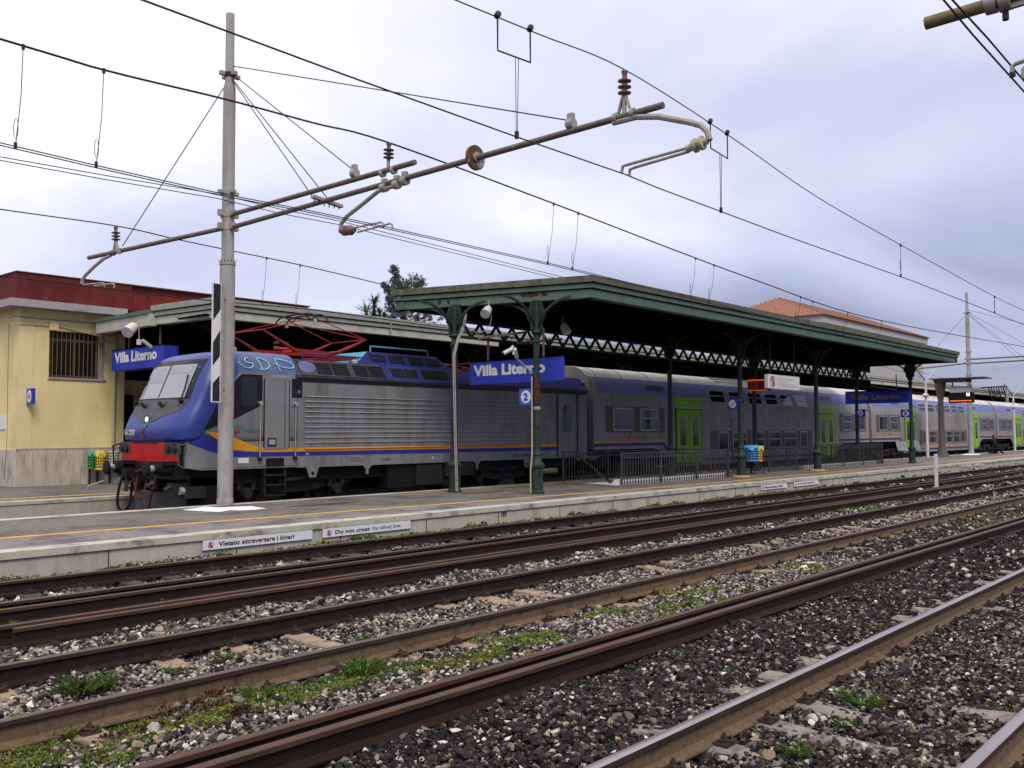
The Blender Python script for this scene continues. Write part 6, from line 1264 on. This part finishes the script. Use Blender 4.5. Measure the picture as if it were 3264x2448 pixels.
# wires
def wpts(pts, Y, ext=(0, 0)):
    P = [V(*onY(x, y, Y)) for x, y in pts]
    if ext[0]: P = [P[0]+(P[0]-P[1])/np.linalg.norm(P[0]-P[1])*ext[0]]+P
    if ext[1]: P = P+[P[-1]+(P[-1]-P[-2])/np.linalg.norm(P[-1]-P[-2])*ext[1]]
    return P
def smooth3(P, n=6):
    out = []
    for i in range(len(P)-1):
        p0, p1, p2, p3 = [P[min(max(i+k, 0), len(P)-1)] for k in (-1, 0, 1, 2)]
        for k in range(n): t = k/n; out.append(.5*((2*p1)+(-p0+p2)*t+(2*p0-5*p1+4*p2-p3)*t*t+(-p0+3*p1-3*p2+p3)*t**3))
    return out+[P[-1]]
def zat(P, x): return float(np.interp(x, [p_[0] for p_ in P], [p_[2] for p_ in P]))
def line(label, Ym, mpts, Yc, cpts, drops, dbl=0.0, rm=.013, rc=.011, ext=((6, 12), (6, 12)), fine=True):
    t = thing('overhead_line', (12, Yc, 5), label, 'overhead wires', 'overhead lines above the tracks')
    Pm = smooth3(wpts(mpts, Ym, ext[0])); m = MB(); m.tube(Pm, rm, 'wire', 6); m.build('messenger_wire', t)
    Pc = wpts(cpts, Yc, ext[1]); Pc2 = [p_+V(0, dbl, 0) for p_ in Pc]
    for P in ((Pc, Pc2) if dbl else (Pc,)): m = MB(); m.tube(P, rc, 'wire', 6); m.build('contact_wire', t)
    for x in drops:
        zm, zc_ = zat(Pm, x), zat(Pc, x)
        if zm-zc_ < .1: continue
        m = MB(); m.tube([(x, Ym, zm), (x+.01, (Ym+Yc)/2, (zm+zc_)/2), (x, Yc+dbl/2, zc_)], .006, 'wire', 4)
        m.tube([(x, Yc+dbl/2, zc_-.01), (x, Yc+dbl/2, zc_+.07)], .022, 'wire', 6); m.tube([(x, Ym, zm-.05), (x, Ym, zm+.02)], .022, 'wire', 6)
        L0 = zc_+.12; pts = [(x+.03*math.cos(a), Yc+dbl/2, L0+.14+.14*math.sin(a)) for a in np.linspace(0, 2*math.pi, 9)]; m.tube(pts, .005, 'wire', 4, caps=False); m.build('dropper', t)
    return t, Pm, Pc
YA = X_(1991, 222)[1]; YB = X_(1993, 556)[1]
_, Pm1, Pc1 = line('overhead wires of the second track crossing the upper middle of the view', YA, [(1452, 0), (1720, 110), (1991, 222), (2320, 430), (2600, 625), (2870, 780), (3170, 945), (3264, 990)], YB, [(455, 0), (1100, 239), (1640, 434), (1993, 556), (2100, 600), (2500, 750), (2913, 897), (3264, 1035)], [onY(2870, 780, YA)[0], onY(3170, 945, YA)[0]], rm=.0085, rc=.0095)
def stirrup(pa, pb, dr, Y=YA, par=_):
    a, b = V(*onY(*pa, Y)), V(*onY(*pb, Y)); a[2] = zat(Pm1, a[0]); b[2] = zat(Pm1, b[0]); d = V(0, 0, -.42); m = MB(); m.tube([a, a+d, b+d, b], .012, 'wire', 6)
    for c in (a, b): m.tube([c-V(.02, 0, 0), c+V(.02, 0, .06)], .04, 'wire', 6)
    c = (a*.42+b*.58)+d; zc_ = zat(Pc1, c[0])
    for o_ in (-.03, .03): m.tube([c+V(o_, 0, 0), (c[0]+o_*.3, YB, zc_)], .006, 'wire', 4)
    m.tube([(c[0], YB, zc_-.02), (c[0], YB, zc_+.07)], .03, 'wire', 6); m.build('stirrup', par)
stirrup((1586, 56), (1690, 97), None); stirrup((2264, 398), (2318, 432), None)
YM = X_(1240, 455)[1]; YCN = X_(1225, 724)[1]
t, Pm2, Pc2_ = line('overhead wires of the platform side track crossing from upper left behind the mast', YM, [(0, 124), (340, 225), (717, 316), (1000, 392), (1240, 455), (1760, 647), (2400, 890), (2800, 1020), (3264, 1105)], YCN, [(0, 455), (340, 535), (700, 616), (1000, 674), (1225, 722), (1780, 846), (1900, 875), (2250, 960)],
     [onY(74, 150, YM)[0], onY(331, 220, YM)[0], onY(1765, 650, YM)[0], onY(1843, 680, YM)[0], onY(2217, 810, YM)[0], onY(2276, 835, YM)[0], onY(2552, 930, YM)[0], onY(2590, 945, YM)[0], onY(2702, 980, YM)[0], onY(2810, 1015, YM)[0]], dbl=.11, rm=.016, rc=.0085, ext=((8, 14), (8, 22)))
YL3 = onLine(369, 722)[1]; YC3 = onLine(348, 910)[1]
line('overhead wires above the locomotive, touching the red pantograph', YL3, [(0, 667), (369, 720), (560, 762), (717, 795), (950, 843), (1150, 890), (1400, 950)], YC3, [(0, 878), (250, 908), (350, 920), (600, 951), (1000, 987), (1240, 1020)],
     [onY(850, 822, YL3)[0], onY(957, 845, YL3)[0]], dbl=.05, rm=.014, rc=.010, ext=((6, 40), (6, 60)))
# feeder pair fixed to the mast
for pts in ([(0, 500), (340, 560), (690, 618), (900, 668), (1080, 704), (1780, 880), (1950, 925)], [(0, 511), (340, 573), (690, 632), (900, 682), (1080, 716), (1780, 889), (1950, 935)]):
    P = wpts(pts, MY-.15, (6, 60)); m = MB(); m.tube(P, .010, 'wire', 5); m.build('feeder_wire', label='%s of the two thin feeder wires tied to the mast collar' % ('upper' if pts[0][1] == 500 else 'lower'), cat='wire', group='feeder wires')
# nearest overhead line and its arm at the upper right
P1 = [V(*onY(x, y, 2.3)) for x, y in ((3008, 0), (3100, 110), (3264, 292))]; P2 = [V(*onY(x, y, 2.24)) for x, y in ((3036, 0), (3150, 124), (3264, 258))]
t = thing('overhead_line', (10, 2.3, 5.4), 'nearest pair of contact wires dropping through the upper right corner', 'overhead wires', 'overhead lines above the tracks')
for P in (P1, P2): d0 = P[0]-P[1]; d1 = P[-1]-P[-2]; m = MB(); m.tube([P[0]+nrm(d0)*5]+P+[P[-1]+nrm(d1)*60*V(1, 1, .0)], .010, 'wire', 6); m.build('contact_wire', t)
XT = (P1[0][0]+P1[-1][0])/2+.2
t = thing('catenary_mast', (XT, -2.2, -.2), 'thick tan cantilever tube poking in at the upper right corner', 'mast')
XTf = lambda px, py: V(*onX(px, py, XT))
a = XTf(2950, 75); b = XTf(3264, -18); m = MB(); e = V(XT, -2.2, a[2]+.05); m.tube([a, b, e], .064, 'tube_tan', 14); m.build('cantilever', t)
m = MB(); m.tube([(XT, -2.2, -.3), (XT, -2.2, 9)], .15, 'mast_grey', 14); m.build('pole', t)
m = MB(); c = XTf(3160, 12); m.tube([c-V(0, .05, 0), c+V(0, .05, 0)], .10, 'galv', 12); c = XTf(3205, 2); m.tube([c-V(0, .05, 0), c+V(0, .05, 0)], .10, 'galv', 12); m.bar(XTf(3185, 25), XTf(3330, -20), .05, .09, 'galv'); c = XTf(3205, 38); m.tube([c, c-UZ*.08], .03, 'under_dark', 8); m.build('clamp', t)
m = MB(); m.tube([XTf(3225, 238), XTf(3227, 212), XTf(3238, 203), XTf(3330, 172)], .022, 'galv', 8); m.tube([XTf(3225, 232), XTf(3228, 245)], .03, 'under_dark', 6); m.build('steady_arm', t)
m = MB(); m.tube([XTf(3262, 250), XTf(3262, 220), XTf(3275, 208), XTf(3370, 178)], .022, 'galv', 8); m.build('steady_arm', t)
# far gantry
t = thing('signal_gantry', (128, 20, 5), 'small lattice gantry on the skyline above the far coaches', 'gantry')
m = MB(); a = V(*onY(3130, 1236, 22)); b = V(*onY(3208, 1231, 22)); m.bar(a, b, .15, .12, 'rail_red'); 
for k in range(7): c = a+(b-a)*(.25+.1*k); m.bar(c, c+V(.8, 0, -.9+(k % 2)*.2), .08, .08, 'rail_red')
m.tube([b, (b[0], b[1], 0)], .15, 'mast_grey', 8); m.build('frame', t)

# ================================================================== BEYOND THE STATION
ex0, _, ez = onY(2621, 1003, 45); ex1 = onY(2957, 1078, 45)[0]; eb = onY(2957, 1097, 45)[2]
ez = (ez+onY(2957, 1078, 45)[2])/2
t = thing('hip_roof_house', (ex0, 45, 0), 'pale house with a terracotta hip roof rising behind the green canopy', 'house')
m = MB(); m.box(ex0+.6, ex1-.6, 45.6, 60, 0, ez-.5, 'plaster_pale'); m.build('wall', t); m = MB(); m.box(ex0, ex1, 45, 61, ez-.9, ez, 'plaster_pale'); m.build('cornice', t)
ax, _, az = onY(2455, 944, 53); rx0 = ax+2; yr0 = 53
m = MB(); C4 = [(ex0-.3, 44.7, ez), (ex1+.3, 44.7, ez), (ex1+.3, 61.3, ez), (ex0-.3, 61.3, ez)]; R1, R2 = (rx0, yr0, az), (ex1-8, yr0, az)
m.face([C4[0], C4[1], R2, R1], 'tile_orange'); m.face([C4[2], C4[3], R1, R2], 'tile_orange'); m.face([C4[3], C4[0], R1], 'tile_orange'); m.face([C4[1], C4[2], R2], 'tile_orange'); m.build('roof', t)
m = MB()
def ribs(P0, P1, Q0, Q1, n_):
    for i in range(n_): f = (i+.5)/n_; a = V(*P0)*(1-f)+V(*P1)*f; b = V(*Q0)*(1-f)+V(*Q1)*f; m.bar(a+UZ*.05, b+UZ*.05, .16, .10, 'tile_orange')
def clipr(n_=90):
    for i in range(n_):
        f = (i+.5)/n_; x = C4[0][0]+(C4[1][0]-C4[0][0])*f; g_ = min(1, (x-C4[0][0])/(R1[0]-C4[0][0]), (C4[1][0]-x)/(C4[1][0]-R2[0])); a = V(x, 44.7, ez+.05); b = V(x, 44.7+(yr0-44.7)*g_, ez+(az-ez)*g_+.05); m.bar(a, b, .16, .1, 'tile_orange')
    for i in range(34):
        f = (i+.5)/34; y = 44.7+(16.6)*f; g_ = min(1, f*2*1.0, (1-f)*2); a = V(C4[0][0], y, ez+.05); b = V(C4[0][0]+(R1[0]-C4[0][0])*g_, y, ez+(az-ez)*g_+.05); m.bar(a, b, .16, .1, 'tile_orange')
clipr(); o = m.build('roof_tile_rows', t, kind='stuff')
# trees
def leaf_obj(name, pts, size, base, par, flat=.8, dry=0):
    n_ = len(pts); v_, f_, c_ = leaf_quads(pts[:, 0], pts[:, 1], pts[:, 2], n_, size, base, dry, flat); me = bpy.data.meshes.new(name); off = wloc(par)
    me.from_pydata([tuple(a) for a in (v_-off)], [], [tuple(map(int, a)) for a in f_]); ca = me.color_attributes.new('col', 'FLOAT_COLOR', 'POINT'); ca.data.foreach_set('color', np.concatenate([c_, np.ones((len(c_), 1))], 1).astype(np.float32).ravel()); me.materials.append(MC['leaf'])
    o = bpy.data.objects.new(name, me); COL.objects.link(o); o.parent = par; return o
TY = 44.0
t = thing('evergreen_tree', (onY(1290, 1000, TY)[0], TY, 0), 'ragged grey green evergreen tree with one tall spike above the grey canopy', 'tree')
tx = onY(1290, 1000, TY)[0]; m = MB(); m.tube([(tx, TY, 0), (tx+.1, TY, 7), (tx-.2, TY, 11), (onY(1258, 870, TY)[0], TY, onY(1258, 862, TY)[2])], [.3, .22, .12, .03], 'bark', 8)
blobs = []
for px, py, r_ in ((1258, 855, .16), (1257, 870, .2), (1262, 885, .18), (1256, 900, .25), (1268, 905, .3), (1290, 915, .35), (1305, 900, .35), (1330, 897, .35), (1345, 905, .25), (1352, 928, .2), (1335, 922, .4), (1310, 930, .45), (1285, 935, .4), (1262, 930, .35), (1245, 935, .2), (1232, 922, .14), (1222, 908, .1), (1228, 915, .08), (1243, 948, .25), (1265, 955, .45), (1295, 955, .5), (1325, 955, .45), (1350, 950, .25), (1245, 985, .35), (1238, 965, .22), (1262, 990, .45), (1275, 1010, .5), (1250, 1010, .4), (1320, 985, .5), (1350, 1000, .5), (1380, 1015, .4), (1330, 1020, .5), (1240, 1020, .3)):
    c = V(*onY(px, py, TY+random.uniform(-.8, .8))); blobs.append((c, r_)); m.tube([(tx, TY, c[2]-.8), c], [.05, .015], 'bark', 4)
m.build('trunk', t)
pts = []
for c, r_ in blobs:
    for _ in range(int(26*r_)+4):
        cc = c+rng.normal(size=3)*r_*.62; pts.append(cc+rng.normal(size=(int(42), 3))*.075)
        m_ = None
pts = np.concatenate(pts); leaf_obj('crown', pts, .10, (.075, .10, .075), t)
t = thing('palm', (onY(1195, 1000, 43)[0], 43, 0), 'spiky yucca palms peeping over the grey canopy left of the evergreen', 'palm')
m = MB(); 
for px, py, L_len, nb in ((1193, 972, .95, 60), (1168, 1000, 1.1, 60), (1210, 1003, .6, 60), (1190, 1008, .7, 60), (1225, 1010, .5, 50)):
    c = V(*onY(px, py, 43)); m.tube([(c[0], 43, 0), c], .10, 'bark', 7)
    for k in range(nb):
        a = random.uniform(0, 6.283); e = random.uniform(-.5, 1.35); d = V(math.cos(a)*math.cos(e), math.sin(a)*math.cos(e), math.sin(e)); s_ = nrm(np.cross(d, UZ+V(.01, 0, 0)))*.035; Lk = L_len*random.uniform(.7, 1.1)
        mid = c+d*Lk*.5+UZ*.02; tip = c+d*Lk-UZ*.10*Lk; m.face([c-s_*.4, mid-s_, tip, mid+s_, c+s_*.4], 'weed_b' if k % 3 else 'weed_a')
m.build('leaves', t)
